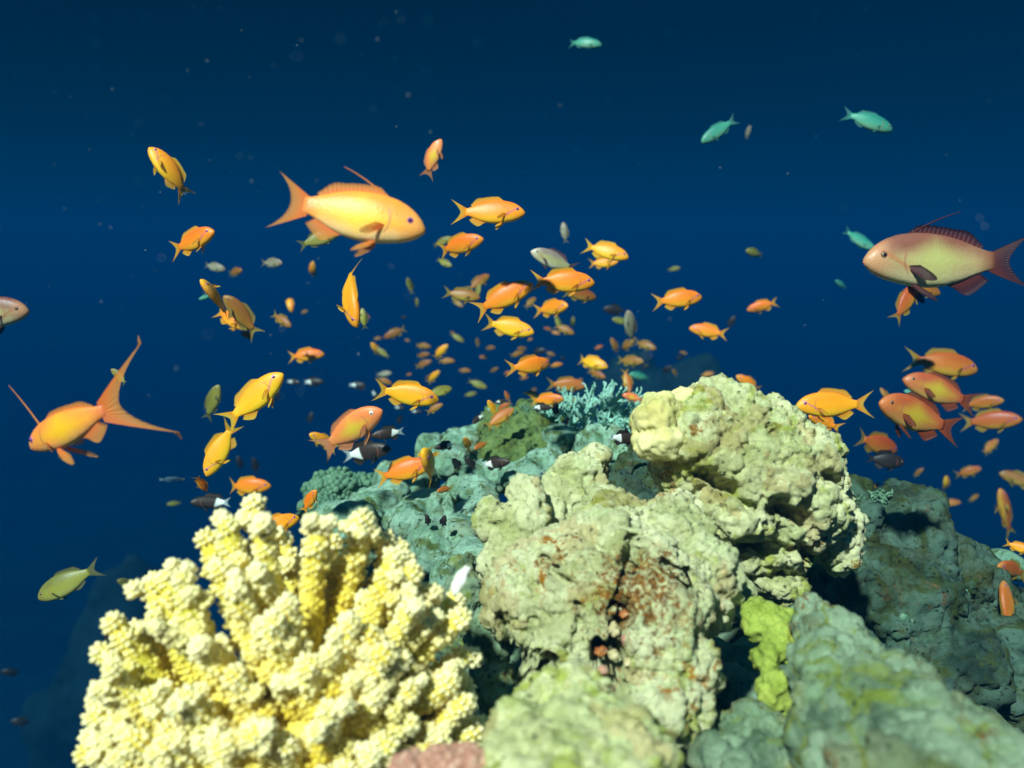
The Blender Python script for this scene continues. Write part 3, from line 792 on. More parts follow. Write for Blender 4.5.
species('bicolor', 'damselfish', fish_body_mat('dark_and_white', (.03, .018, .012), (.03, .018, .012), (.03, .018, .012), (.05, .03, .02), None, rear=(.78, .82, .76), rear_x=-.09, front_dark=(.035, .022, .016), vary=.0),
        fin_mat('white_fin', (.76, .82, .78), (.55, .66, .64), .35), sl(top_a, .92), sl(bot_a, .95), wid_a, tD, fD, 'iris_brown', .065, fin2=fin_mat('dark_fin', (.03, .02, .015), (.04, .03, .02), .1))
species('black', 'damselfish', fish_body_mat('black_scales', (.018, .014, .014), (.02, .016, .016), (.026, .02, .018), (.03, .02, .02), vary=0),
        fin_mat('black_fin', (.018, .014, .014), (.02, .02, .02), .1), sl(top_a, 1.15), sl(bot_a, 1.2), wid_a, tD, fD, 'iris_brown', .06)
species('green', 'chromis', fish_body_mat('turquoise_scales', (.02, .20, .15), (.06, .32, .22), (.16, .38, .24), (.08, .28, .20), vary=.01),
        fin_mat('turquoise_fin', (.06, .34, .28), (.10, .36, .30), .4), sl(top_a, .92), sl(bot_a, .92), wid_a, tC, fC, 'iris_grey', .08)
species('olive', 'chromis', fish_body_mat('olive_scales', (.16, .15, .03), (.28, .26, .04), (.38, .36, .10), (.24, .20, .05)),
        fin_mat('dusky_fin', (.14, .15, .05), (.18, .18, .07), .15), top_a, bot_a, wid_a, tC, fC, 'iris_brown', .075)
species('grey', 'chromis', fish_body_mat('grey_scales', (.20, .17, .12), (.28, .26, .17), (.36, .36, .24), (.28, .20, .16)),
        fin_mat('grey_fin', (.22, .2, .16), (.2, .2, .18), .15), top_a, bot_a, wid_a, tC, fC, 'iris_brown', .06)
species('wrasse', 'wrasse', fish_body_mat('blue_white_scales', (.03, .06, .10), (.05, .10, .16), (.55, .70, .66), (.5, .55, .4), vary=0),
        fin_mat('blue_fin', (.2, .4, .42), (.4, .6, .6), .3), sl(top_a, .42), sl(bot_a, .42), sl(wid_a, .8), (.42, .50, .06, 1.4, .04), fR, 'iris_brown', .05, mouth=False)
RS = np.linspace(.5, -.32, 30)

def warp_fn(bend):
    """bends the fish sideways: tail half swings, nose turns a little the same way"""
    n = 80; xs = np.linspace(0, -.75, n); ang = 0; px, py = 0, 0; P = [(0, 0, 0)]
    for i in range(1, n):
        ds = .75 / (n - 1); s = -xs[i]
        ang += bend * 3.2 * ds * min(1, s * 3.5 + .2)
        px -= ds * math.cos(ang); py += ds * math.sin(ang); P.append((px, py, ang))
    P = np.array(P)
    angh = []; q = [(0, 0, 0)]; ang = 0; hx, hy = 0, 0
    for i in range(1, n):
        ds = .75 / (n - 1)
        ang += bend * 1.2 * ds
        hx += ds * math.cos(ang); hy += ds * math.sin(ang); q.append((hx, hy, ang))
    Q = np.array(q)
    def w(v):
        x, y, z = v
        if x <= 0:
            k = min(-x / .75 * (n - 1), n - 1.001); i = int(k); f = k - i
            cx, cy, a = P[i] * (1 - f) + P[i + 1] * f
            return (cx + y * math.sin(a), cy + y * math.cos(a), z)
        k = min(x / .75 * (n - 1), n - 1.001); i = int(k); f = k - i
        cx, cy, a = Q[i] * (1 - f) + Q[i + 1] * f
        return (cx - y * math.sin(a), cy + y * math.cos(a), z)
    return w

def put_attr(me, name, vals):
    a = me.attributes.new(name, 'FLOAT_VECTOR', 'POINT')
    a.data.foreach_set('vector', np.array(vals, dtype=np.float32).ravel())

def body_mesh(s, w, seg=18, nr=30):
    xs0 = XS[::-1]; V = []; A = []; Fc = []
    rs = np.concatenate([[.5], .5 - (np.linspace(.06, 1, nr) ** 1.35) * .82])
    ip = lambda arr, x: float(np.interp(x, xs0, arr[::-1]))
    # smooth profile
    for x in rs:
        d = .012
        t = (ip(s['top'], x) * 2 + ip(s['top'], min(.5, x + d)) + ip(s['top'], x - d)) / 4
        bt = (ip(s['bot'], x) * 2 + ip(s['bot'], min(.5, x + d)) + ip(s['bot'], x - d)) / 4
        h = ip(s['wid'], x)
        if x > .499: t, bt, h = .018, -.020, .014
        cz = (t + bt) / 2; hz = (t - bt) / 2
        for k in range(seg):
            th = 2 * math.pi * k / seg
            cy = math.cos(th); sz = math.sin(th)
            yy = h * math.copysign(abs(cy) ** .85, cy); zz = cz + hz * math.copysign(abs(sz) ** .95, sz)
            V.append(w((x, yy, zz))); A.append((x, yy, zz))
    n = len(rs)
    for i in range(n - 1):
        for k in range(seg):
            a = i * seg + k; b_ = i * seg + (k + 1) % seg
            Fc.append((a, a + seg, b_ + seg, b_))
    Fc.append(tuple(range(seg))); Fc.append(tuple((n - 1) * seg + k for k in range(seg))[::-1])
    return V, Fc, A

def strip(base, outer, w, rows=4, th=.004, side=(0, 1, 0)):
    """thin fin membrane between two curves, thick at the base and fine at the rim"""
    n = len(base); V = []; A = []; Fc = []
    sd = np.array(side, dtype=float)
    for sg in (1, -1):
        for j in range(rows + 1):
            f = j / rows
            for i in range(n):
                p = np.array(base[i]) * (1 - f) + np.array(outer[i]) * f
                p = p + sd * sg * th * (1 - .75 * f)
                V.append(w(tuple(p))); A.append((i / (n - 1), f, 0))
    m = (rows + 1) * n
    for sg in range(2):
        o = sg * m
        for j in range(rows):
            for i in range(n - 1):
                q = (o + j * n + i, o + j * n + i + 1, o + (j + 1) * n + i + 1, o + (j + 1) * n + i)
                Fc.append(q if sg else q[::-1])
    for j in range(rows):      # close both ends and the rim
        for i in (0, n - 1):
            q = (j * n + i, (j + 1) * n + i, m + (j + 1) * n + i, m + j * n + i)
            Fc.append(q if i == 0 else q[::-1])
    for i in range(n - 1):
        Fc.append((rows * n + i, rows * n + i + 1, m + rows * n + i + 1, m + rows * n + i))
    return V, Fc, A

def tail_fin(s, w, rag=0):
    fork, tip, hh, pw, bh = s['tail']
    base, outer = [], []
    n = 25
    for i in range(n):
        t = -1 + 2 * i / (n - 1)
        base.append((-.285, 0, t * bh * .85))
        a = abs(t)
        outer.append((-(fork + (tip - fork) * a ** pw), 0, math.copysign(hh * (a ** (1.05 if tip < .8 else .92)), t)))
    # lobes end in points
    return strip(base, outer, w, 6, .005)
def dorsal_fin(s, w):
    x0, x1, h = s['fins']['dorsal']; xs0 = XS[::-1]; tp = s['top'][::-1]
    base, outer = [], []; n = 26
    for i in range(n):
        f = i / (n - 1); x = x0 + (x1 - x0) * f
        z = float(np.interp(x, xs0, tp))
        hh = h * (min(1, f * 6 + .12)) * (1 + .35 * math.exp(-((f - .78) / .14) ** 2)) * (1 - max(0, f - .86) / .14 * .75)
        if s['name'] != 'chromis': hh *= 1 + (.10 if i % 2 else 0) * (f < .6)
        base.append((x, 0, z - .014)); outer.append((x - h * .55, 0, z + hh))
    return strip(base, outer, w, 3, .0035)
def anal_fin(s, w):
    x0, x1, h = s['fins']['anal']; xs0 = XS[::-1]; tp = s['bot'][::-1]
    base, outer = [], []; n = 14
    for i in range(n):
        f = i / (n - 1); x = x0 + (x1 - x0) * f
        z = float(np.interp(x, xs0, tp))
        hh = h * math.sin(min(1, f * 1.9 + .1) * math.pi / 2) * (1 - .55 * f ** 3)
        base.append((x, 0, z + .014)); outer.append((x - h * .75, 0, z - hh))
    return strip(base, outer, w, 3, .005)
def paired(s, w, which, sd):
    L = s['fins'][which]; xs0 = XS[::-1]
    base, outer = [], []; n = 9
    if which == 'pectoral':
        x = .235; y = float(np.interp(x, xs0, s['wid'][::-1])) * .93 * sd; z0 = -.045
        dr = np.array([-.74, .52 * sd, -.42]); dr = dr / np.linalg.norm(dr); up = np.array([.30, .0, .9])
    else:
        x = .19; y = .022 * sd; z0 = float(np.interp(x, xs0, s['bot'][::-1])) + .012
        dr = np.array([-.68, .34 * sd, -.62]); dr = dr / np.linalg.norm(dr); up = np.array([.85, 0, .1])
    for i in range(n):
        t = -1 + 2 * i / (n - 1)
        p0 = np.array([x, y, z0]) + up * t * .017
        ln = L * (1 - .55 * abs(t) ** 2.2)
        p1 = p0 + dr * ln + up * t * L * .20
        base.append(tuple(p0)); outer.append(tuple(p1))
    nrm = np.cross(dr, up); nrm = nrm / np.linalg.norm(nrm)
    return strip(base, outer, w, 3, .004, tuple(nrm))
def filament(s, w):
    L = s['fins']['fil']; V, Fc = [], []
    x0 = .20; z0 = float(np.interp(x0, XS[::-1], s['top'][::-1]))
    pts = []
    for i in range(14):
        f = i / 13
        if L < 0: pts.append(Vector((.30 - L * (.30 * f + .1 * f * f), 0, z0 - .03 - L * f * .95)))
        else: pts.append(Vector((x0 - L * f * .88, 0, z0 - .01 + L * (.56 * f - .16 * f * f))))
    add_tube(V, Fc, pts, [.0075 * (1 - .75 * i / 13) for i in range(14)], 6)
    return [w(tuple(v)) for v in V], Fc, [(0, .5, 0)] * len(V)
def ball(c, r, w, sub=2, sq=(1, .55, 1)):
    v0, f0 = ico(sub)
    return [w(tuple(np.array(c) + v * r * np.array(sq))) for v in v0], f0

CACHE = {}
def fish_meshes(key, bend, lod):
    k = (key, bend, lod)
    if k in CACHE: return CACHE[k]
    s = SP[key]; w = warp_fn(bend); out = []
    def mk(nm, dat, mat, attr, owner=None):
        V, Fc = dat[0], dat[1]
        me = new_mesh(nm, V, Fc)
        if attr: put_attr(me, attr, dat[2])
        me.materials.append(mat)
        out.append((nm, me, owner))
    sg, nr = ((20, 34) if lod == 0 else (14, 22))
    if lod == 2:
        # too small to show parts: body and fins in one mesh
        Vb, Fb, Ab = body_mesh(s, w, 12, 16)
        V = list(Vb); Fc = list(Fb); A = list(Ab); T = [(0, 0, 0)] * len(Vb); mi = [0] * len(Fb)
        for fn in (tail_fin, dorsal_fin, anal_fin):
            v, f, a = fn(s, w); o = len(V)
            V += v; Fc += [tuple(i + o for i in q) for q in f]; A += [(0, 0, 0)] * len(v); T += a; mi += [1 if fn is tail_fin else 3] * len(f)
        ex, ez, er = s['eye']
        for sd in (1, -1):
            ey = float(np.interp(ex, XS[::-1], s['wid'][::-1])) * .86 * sd
            v, f = ball((ex, ey, ez), er * 1.15, w, 1); o = len(V)
            V += v; Fc += [tuple(int(i) + o for i in q) for q in f]; A += [(0, 0, 0)] * len(v); T += [(0, 0, 0)] * len(v); mi += [2] * len(f)
        me = bpy.data.meshes.new(s['name'])
        me.from_pydata([tuple(v) for v in V], [], [tuple(f) for f in Fc])
        me.polygons.foreach_set('use_smooth', [True] * len(me.polygons))
        put_attr(me, 'fc', A); put_attr(me, 'ft', T)
        for m in (s['body'], s['fin'], M['pupil'], s['fin2']): me.materials.append(m)
        me.polygons.foreach_set('material_index', mi)
        CACHE[k] = me
        return me
    mk('body', body_mesh(s, w, sg, nr), s['body'], 'fc')
    mk('tail_fin', tail_fin(s, w), s['fin'], 'ft')
    mk('dorsal_fin', dorsal_fin(s, w), s['fin2'], 'ft')
    mk('anal_fin', anal_fin(s, w), s['fin2'], 'ft')
    for sd in (1, -1):
        mk('pectoral_fin', paired(s, w, 'pectoral', sd), s['fin2'], 'ft')
        mk('pelvic_fin', paired(s, w, 'pelvic', sd), s['fin2'], 'ft')
    ex, ez, er = s['eye']
    for sd in (1, -1):
        ey = float(np.interp(ex, XS[::-1], s['wid'][::-1])) * .86 * sd
        mk('eye', ball((ex, ey, ez), er, w, 3 if lod == 0 else 2), M[s['iris']], None)
        if lod == 0:
            mk('pupil', ball((ex + .001, ey + .0095 * sd, ez), er * .52, w, 2), M['pupil'], None, len(out) - 1)
    if lod == 0 and s['mouth']:
        V, Fc = [], []
        pts = [Vector((.438, -.030, -.030)), Vector((.466, -.024, -.018)), Vector((.492, -.012, -.010)), Vector((.500, 0, -.008)), Vector((.492, .012, -.010)), Vector((.466, .024, -.018)), Vector((.438, .030, -.030))]
        add_tube(V, Fc, pts, [.003, .0055, .006, .0065, .006, .0055, .003], 6)
        mk('lip', ([w(tuple(v)) for v in V], Fc), M['lip'] if key in ('pink', 'male', 'rose') else s['body'], None)
        if s['body'] and key not in ('pink', 'male', 'rose'): put_attr(out[-1][1], 'fc', [tuple(v) for v in V])
    if s['fins']['fil']:
        mk('dorsal_thread', filament(s, w), s['fin'], 'ft')
    CACHE[k] = out
    return out

CATS = {'anthias': 'fish', 'damselfish': 'fish', 'chromis': 'fish', 'wrasse': 'fish'}
GROUPS = {'gold': 'orange reef fish in the school', 'yellow': 'orange reef fish in the school', 'red': 'orange reef fish in the school', 'dull': 'orange reef fish in the school',
          'ruddy': 'large male fish with long fin threads', 'sweep': 'large male fish with long fin threads', 'male': 'large male fish with long fin threads', 'rose': 'large male fish with long fin threads', 'pink': 'large male fish with long fin threads', 'pale': 'pale reef fish in the school',
          'bicolor': 'dark fish with white tails', 'black': 'small black fish', 'green': 'turquoise fish', 'olive': 'olive and grey fish', 'grey': 'olive and grey fish', 'wrasse': None}
def fish(key, hx, hy, tx, ty, label, yaw=0, bend=0, L=None, d=None, roll=0, flip=False):
    s = SP[key]
    lp = max(3.0, math.hypot(hx - tx, hy - ty))
    rv = random.Random(int(hx * 7 + hy * 131))     # no two fish hold exactly the same pose
    if bend == 0: bend = rv.choice((-.25, 0, 0, .25, .25, .5) if lp < 60 else (0, .25, -.25))
    if yaw == 0 and lp < 60: yaw = rv.choice((-24, -12, 0, 0, 10, 16, 26))
    if roll == 0: roll = rv.uniform(-9, 9)
    L = L or s['L']
    dmax = 2.5
    if d is None:
        d = L * math.cos(R(yaw)) * F / lp
        if d > dmax: d = dmax
    L = lp * d / (F * max(.12, math.cos(R(yaw))))
    L = min(L, s['L'] * 1.7)
    ca, sa = (hx - tx) / lp, -(hy - ty) / lp
    X = (RGT * ca + UP * sa) * math.cos(R(yaw)) - FWD * math.sin(R(yaw))
    up0 = (RGT * -sa + UP * ca) * (1 if ca >= 0 else -1)
    if flip: up0 = -up0
    Z = up0; Y = Z.cross(X).normalized(); Z = X.cross(Y).normalized()
    m = Matrix((X, Y, Z)).transposed()
    m = m @ Matrix.Rotation(R(roll), 3, 'X')
    c = at((hx + tx) / 2, (hy + ty) / 2, d)
    size = L * F / d * 1.0
    lod = 0 if size > 44 else (1 if size > 20 else 2)
    bend = round(bend * 4) / 4
    mw = Matrix.Translation(c) @ m.to_4x4() @ Matrix.Scale(L, 4)
    if lod == 2:
        o = bpy.data.objects.new(s['name'], fish_meshes(key, bend, lod)); COL.objects.link(o)
    else:
        o = bpy.data.objects.new(s['name'], None); COL.objects.link(o); o.empty_display_size = .3
        made = []
        for nm, me, owner in fish_meshes(key, bend, lod):
            p = bpy.data.objects.new(nm, me); COL.objects.link(p)
            p.parent = o if owner is None else made[owner]
            made.append(p)
    o.matrix_world = mw
    tag(o, label, CATS[s['name']], GROUPS[key])
    return o
# kind, head px, tail px, label, options.  One line per fish in the photograph.
# --- the large males
fish('male', 425, 231, 277, 200, 'biggest yellow and apricot fish with a long thread rising from its back', bend=0, L=.125, roll=-6)
fish('rose', 861, 262, 1022, 263, 'big rose and olive fish with dark maroon fins at the right edge', L=.17)
fish('sweep', 12, 450, 132, 402, 'big orange fish swimming away with sweeping tail lobes at the left edge', yaw=-22, bend=-.25, L=.12, roll=0)
fish('pink', 384, 409, 318, 451, 'salmon pink fish with a white ringed eye above the black and white fish', L=.105, bend=-.25, yaw=12)
fish('ruddy', 872, 402, 962, 432, 'plump rose and yellow fish in the cluster right of the boulder', L=.105, yaw=14)
fish('rose', 29, 311, -62, 318, 'brownish rose fish whose head enters from the left edge', L=.14)
# --- orange females, upper school
fish('yellow', 153, 148, 187, 196, 'yellow fish with a dark tail tilted head up, highest on the left', yaw=15, bend=-.5, roll=30, L=.085)
fish('gold', 219, 234, 166, 249, 'orange fish alone above two small brownish fish on the left')
fish('gold', 525, 213, 452, 212, 'orange fish with a widely forked yellow tail, uppermost of the middle school', L=.09)
fish('gold', 483, 241, 436, 250, 'slim orange fish below the uppermost fork tailed one', L=.08)
fish('olive', 452, 267, 436, 258, 'small olive fish tucked under the slim orange fish', L=.045)
fish('olive', 452, 238, 432, 246, 'small greenish fish half behind the slim orange fish', L=.05, d=1.75)
fish('gold', 533, 284, 473, 312, 'bright orange fish rising to the right in the middle of the school', bend=.25, L=.088)
fish('gold', 595, 283, 530, 281, 'bright orange fish level with yellow tail right of the rising one', L=.088)
fish('dull', 597, 297, 562, 292, 'brownish fish partly hidden under the level bright orange fish', L=.06, d=1.45)
fish('pale', 531, 252, 578, 270, 'cream and green fish with plum tail facing left above the orange pair', L=.08, yaw=10)
fish('yellow', 628, 258, 583, 244, 'golden fish with raised yellow tail at the upper right of the school', L=.08, roll=-8)
fish('gold', 618, 262, 588, 264, 'smaller orange fish hidden behind the golden one', L=.06, d=1.7)
fish('gold', 568, 307, 535, 310, 'stout orange fish turned to the viewer below the level orange fish', yaw=40, L=.08)
fish('yellow', 534, 333, 483, 322, 'orange yellow fish with spiny back below the rising orange fish', L=.082)
fish('gold', 552, 363, 507, 369, 'vivid orange fish with curved tail in the open middle of the school', L=.070, bend=.5)
fish('yellow', 606, 367, 577, 358, 'golden fish bent head down, right of the vivid orange fish', yaw=30, bend=.5, L=.075)
fish('red', 586, 386, 546, 384, 'deep orange fish just above the turquoise finger coral', L=.08)
fish('gold', 564, 399, 530, 401, 'pinkish orange fish skimming the skyline above black fish', L=.07, d=1.36)
fish('red', 514, 409, 485, 428, 'red orange fish slanting up from the olive turf', L=.07, d=1.3)
fish('yellow', 439, 400, 374, 389, 'bright yellow orange fish with a spiny back above the dark fish', L=.072, bend=-.25)
fish('olive', 452, 388, 425, 396, 'pale green finned fish half hidden by the bright yellow orange one', L=.06, d=1.3)
fish('dull', 443, 404, 426, 413, 'small brown orange fish under the bright yellow orange one', L=.05, d=1.45)
fish('gold', 433, 463, 374, 479, 'orange fish with a frayed yellow tail over the teal mounds', L=.085, d=1.16)
fish('yellow', 429, 449, 431, 480, 'gold fish seen head on above the teal mounds', yaw=66, L=.06, d=1.08, roll=-90)
fish('red', 437, 491, 452, 488, 'dark red rounded fish nose down over the teal mounds', yaw=35, L=.05, d=1.08)
fish('yellow', 465, 436, 469, 452, 'tiny yellow fish upright before the teal mounds', L=.04, d=1.3, yaw=40)
fish('red', 474, 449, 488, 442, 'tiny red faced fish beside the tiny yellow one', yaw=30, L=.05, d=1.3)
fish('yellow', 488, 400, 496, 416, 'small yellow fish with brown nose over the olive turf', L=.05, d=1.38, yaw=20)
fish('red', 498, 410, 512, 402, 'dim red fish behind the slanting red orange one', L=.05, d=1.45)
# --- left school
fish('yellow', 284, 374, 224, 425, 'large golden fish climbing to the right on the left of the school', L=.092)
fish('yellow', 207, 476, 235, 421, 'golden fish diving head down below the climbing one', L=.085)
fish('gold', 271, 486, 224, 487, 'orange fish with violet eye and lemon tail left of the cauliflower coral', L=.08)
fish('gold', 203, 492, 199, 474, 'squat orange fish tail on above the black and white fish', yaw=-45, L=.06, d=1.0)
fish('gold', 324, 354, 287, 357, 'orange fish level by itself below the vertical yellow fish', L=.075)
fish('yellow', 355, 328, 343, 260, 'slim yellow fish hanging head down with a hooked tail', L=.09, bend=.5, yaw=24, roll=50)
fish('olive', 362, 308, 365, 330, 'little green fish hidden beside the head down yellow fish', L=.05, d=1.35)
fish('yellow', 211, 282, 224, 316, 'bright yellow fish upright with a violet nose in the left cluster', L=.06, yaw=52, roll=-85, bend=.25, d=.95)
fish('green', 200, 300, 213, 293, 'round green fish behind the bright yellow upright fish', L=.05, yaw=20, d=1.25)
fish('gold', 252, 329, 212, 309, 'orange fish slanting down under the bright yellow upright fish', L=.075, bend=.25)
fish('dull', 226, 296, 258, 336, 'brown fish with a yellow tail tip crossing behind the left cluster', L=.09, d=1.35)
fish('dull', 240, 333, 256, 338, 'small olive brown fish under the slanting orange one', L=.04, d=1.4)
fish('grey', 226, 270, 202, 264, 'small rosy grey fish below the lone orange fish on the left', L=.055)
fish('dull', 244, 271, 227, 273, 'small tan fish nose to the right next to the rosy grey one', L=.05, yaw=35)
fish('grey', 284, 264, 259, 262, 'small silvery green fish alone between the left fish and the big apricot fish', L=.055)
fish('olive', 339, 231, 298, 247, 'olive green fish with dark red tail under the big apricot fish', L=.075)
fish('pink', 441, 140, 425, 177, 'small pink fish swimming straight up right of the big apricot fish', L=.065, yaw=10)
fish('gold', 314, 263, 312, 278, 'small orange fish nose up above the level orange fish on the left', L=.05, yaw=40)
fish('gold', 292, 312, 287, 294, 'tiny curled orange fish left of the hooked tail yellow fish', L=.05, bend=1.0, yaw=20)
fish('dull', 292, 327, 271, 313, 'tiny brown orange fish slanting down below the tiny curled one', L=.05)
fish('dull', 308, 311, 300, 313, 'very tiny brown fish right of the tiny curled orange one', L=.035, yaw=20)
fish('olive', 221, 385, 204, 421, 'olive green fish pointing up left of the climbing golden fish', L=.07)
fish('olive', 111, 369, 129, 385, 'small bronze fish at the raised tail tip of the big orange fish swimming away', L=.04, d=.95)
fish('yellow', 372, 343, 380, 356, 'small yellow fish facing left near the brown fork tailed one', L=.045, yaw=30)
fish('olive', 376, 348, 390, 358, 'small olive fish behind the small yellow left facing one', L=.045, d=2.1)
fish('dull', 384, 338, 406, 328, 'brown fish with a yellow forked tail right of the hooked tail yellow fish', L=.065)
fish('grey', 392, 373, 375, 375, 'dim grey green fish above the tail of the bright yellow orange one', L=.05)
fish('dull', 392, 384, 376, 378, 'dim rusty fish behind the tail of the bright yellow orange one', L=.05, d=1.9)
fish('yellow', 311, 433, 336, 450, 'tiny yellow fish behind the tail of the salmon pink fish', L=.06, d=1.3)
fish('gold', 297, 519, 252, 533, 'orange fish with violet cheek resting behind the yellow coral', L=.075, d=.82)
fish('gold', 318, 489, 302, 513, 'yellow headed fish peeping up over the yellow coral', L=.065, yaw=20, d=.9)
fish('gold', 222, 543, 240, 547, 'scrap of an orange fish just showing over the yellow coral', L=.05, d=.8)
fish('wrasse', 183, 480, 160, 479, 'slender dark fish with a pale blue edge near the black and white fish', L=.05)
fish('olive', 168, 504, 181, 503, 'small yellow olive fish in front of the fish with frayed white tail', L=.04, yaw=25)
# --- middle small ones
fish('olive', 408, 278, 412, 294, 'small green fish nose up left of the school centre', L=.045)
fish('olive', 417, 298, 417, 308, 'tiny green fish below the small green nose up one', L=.03, yaw=20)
fish('dull', 489, 274, 468, 291, 'small orange brown fish pointing up behind the rising orange fish', L=.06)
fish('olive', 480, 284, 476, 300, 'small lime fish crossing the small orange brown one', L=.045, d=1.6)
fish('dull', 480, 298, 443, 292, 'olive orange fish with lemon tail left of the rising orange fish', L=.075, d=1.6)
fish('dull', 463, 307, 452, 299, 'little brown fish beneath the olive orange one', L=.045, yaw=20)
fish('dull', 536, 297, 525, 308, 'blurred brown fish between the two bright orange fish', L=.045)
fish('grey', 563, 222, 566, 244, 'tiny grey fish upright above the cream and green fish', L=.045, yaw=0)
fish('olive', 556, 316, 561, 331, 'small green fish under the stout orange fish', L=.045)
fish('dull', 574, 334, 554, 325, 'small grey brown fish below the stout orange fish', L=.05)
fish('olive', 573, 317, 573, 328, 'tiny dark green fish right of the stout orange fish', L=.035, yaw=30)
fish('olive', 464, 342, 450, 333, 'small olive fish pointing down above the trio of yellow brown fish', L=.045)
fish('dull', 477, 338, 478, 347, 'tiny tan upright fish right of the small olive one', L=.03, yaw=20)
fish('dull', 431, 347, 415, 345, 'dim brown fish uppermost of the left pair in the small cluster', L=.05)
fish('dull', 430, 354, 416, 356, 'dim brown fish lower of the left pair in the small cluster', L=.045)
fish('yellow', 448, 345, 433, 359, 'yellow fish with fanned tail topmost in the small cluster', L=.05, yaw=15)
fish('dull', 455, 361, 438, 361, 'orange brown fish under the fanned tail yellow one', L=.05, d=1.9)
fish('dull', 432, 361, 415, 367, 'rusty oval fish left of the orange brown one in the small cluster', L=.05)
fish('yellow', 440, 371, 427, 383, 'yellow fish nose up lowest in the small cluster', L=.05, yaw=20)
fish('dull', 524, 352, 510, 356, 'dim rusty fish above the vivid orange fish', L=.05, d=2.2)
fish('black', 546, 350, 532, 352, 'dim dark fish above the vivid orange fish', L=.05, d=2.3)
fish('red', 563, 364, 549, 366, 'dim red fish right behind the vivid orange fish', L=.06, d=1.8)
fish('red', 512, 372, 503, 374, 'tiny red fish behind the curved tail of the vivid orange fish', L=.04)
fish('dull', 605, 378, 588, 370, 'dim rusty fish under the golden head down one', L=.05, d=1.9)
fish('olive', 487, 388, 467, 380, 'buff olive fish slanting down right of the bright yellow orange fish', L=.055)
fish('olive', 477, 393, 463, 396, 'small dark olive fish beneath the buff olive one', L=.045)
fish('dull', 471, 371, 458, 370, 'very dim brown fish above the buff olive one', L=.045, d=2.4)
fish('olive', 539, 396, 522, 392, 'olive fish behind the pinkish orange one at the skyline', L=.06, d=1.55)
fish('olive', 578, 402, 566, 397, 'dim olive fish between the skyline and the turquoise finger coral', L=.05, d=1.6)
fish('red', 505, 391, 509, 402, 'dim rusty upright fish above the olive turf', L=.045, d=1.7)
# --- between the school and the boulder
fish('grey', 627, 311, 633, 343, 'pale grey fish upright with a white belly between school and boulder', L=.075, yaw=25)
fish('dull', 655, 349, 635, 341, 'brown fish with pale face beside the upright grey one', L=.065)
fish('dull', 635, 338, 620, 352, 'thin crescent shaped brown fish under the upright grey one', L=.055, bend=1.0, yaw=20)
fish('dull', 611, 338, 618, 353, 'dark brown fish left of the crescent shaped one', L=.05)
fish('black', 603, 309, 626, 311, 'dim dark fish facing left above the upright grey one', L=.06)
fish('olive', 612, 319, 632, 324, 'dim olive fish under the dark left facing one', L=.055)
fish('dull', 643, 362, 618, 360, 'dim brown fish above the pale green fish', L=.065)
fish('green', 629, 374, 653, 379, 'pale green fish facing left just above the finger coral', L=.06)
fish('red', 629, 393, 625, 368, 'slim orange fish hanging head down above the boulder edge', L=.055, yaw=15)
fish('pink', 622, 395, 643, 400, 'pinkish fish coming out from behind the boulder', L=.05, d=1.25)
fish('black', 671, 366, 662, 373, 'tiny dark fish above the left shoulder of the boulder', L=.04)
fish('dull', 672, 369, 677, 376, 'tiny pale faced fish above the left shoulder of the boulder', L=.035, yaw=20)
fish('black', 684, 357, 675, 358, 'tiny dim fish higher above the boulder', L=.035)
fish('red', 714, 373, 700, 376, 'tiny red fish touching the skyline of the boulder', L=.045)
fish('dull', 612, 408, 602, 409, 'tiny dim olive fish right of the finger coral', L=.035)
# --- right of the school
fish('gold', 703, 297, 652, 302, 'orange fish with yellow forked tail alone right of the school', L=.085)
fish('gold', 690, 328, 727, 335, 'orange fish facing left below the lone fork tailed one', L=.075)
fish('gold', 748, 310, 777, 302, 'small orange fish facing left, furthest out over the open blue', L=.07)
fish('gold', 736, 376, 761, 391, 'small orange fish leaping above the boulder', L=.065, bend=-.25, yaw=10)
fish('black', 735, 316, 728, 328, 'tiny dark fish between the two left facing orange ones', L=.045)
fish('olive', 680, 268, 667, 270, 'tiny green fish with white face above the lone orange fork tail', L=.04)
fish('olive', 744, 252, 765, 254, 'round olive fish seen nearly head on in open water', L=.06, yaw=35)
fish('green', 601, 46, 567, 40, 'turquoise fish at the very top of the view', L=.075)
fish('green', 701, 143, 737, 118, 'slim mint green fish heading down left in the upper blue', L=.08)
fish('grey', 750, 126, 746, 139, 'tiny pale upright fish next to the slim mint green one', L=.04)
fish('green', 893, 130, 842, 112, 'dark turquoise fish at upper right', L=.095)
fish('green', 874, 250, 842, 229, 'mint green fish behind the nose of the big rose fish', L=.08)
fish('green', 834, 281, 848, 288, 'tiny turquoise fish below the nose of the big rose fish', L=.045)
# --- right cluster
fish('gold', 795, 406, 871, 404, 'bright orange fish facing left above the boulder, first of the right cluster', L=.105)
fish('gold', 806, 415, 842, 429, 'orange fish mostly hidden under the first one of the right cluster', L=.08, d=1.25)
fish('red', 979, 370, 906, 358, 'orange fish with yellow forked tail topmost in the right cluster', L=.125)
fish('ruddy', 903, 379, 977, 405, 'pinkish orange fish facing left with a yellow belly in the right cluster', L=.125)
fish('green', 905, 391, 928, 398, 'pale yellow green fish under the pinkish orange one', L=.06, d=1.6)
fish('red', 999, 400, 965, 406, 'dim dark red fish behind the right cluster', L=.09, d=1.75)
fish('red', 1015, 419, 966, 423, 'rusty orange fish facing right near the edge of the right cluster', L=.11)
fish('red', 902, 452, 852, 436, 'dark red backed fish with a white belly beneath the rose and yellow one', L=.10)
fish('black', 905, 463, 866, 458, 'round black fish with pale lips below the right cluster', L=.075, d=1.45)
fish('dull', 881, 388, 890, 402, 'brown fish head peeking behind the rose and yellow one', L=.05, d=1.6)
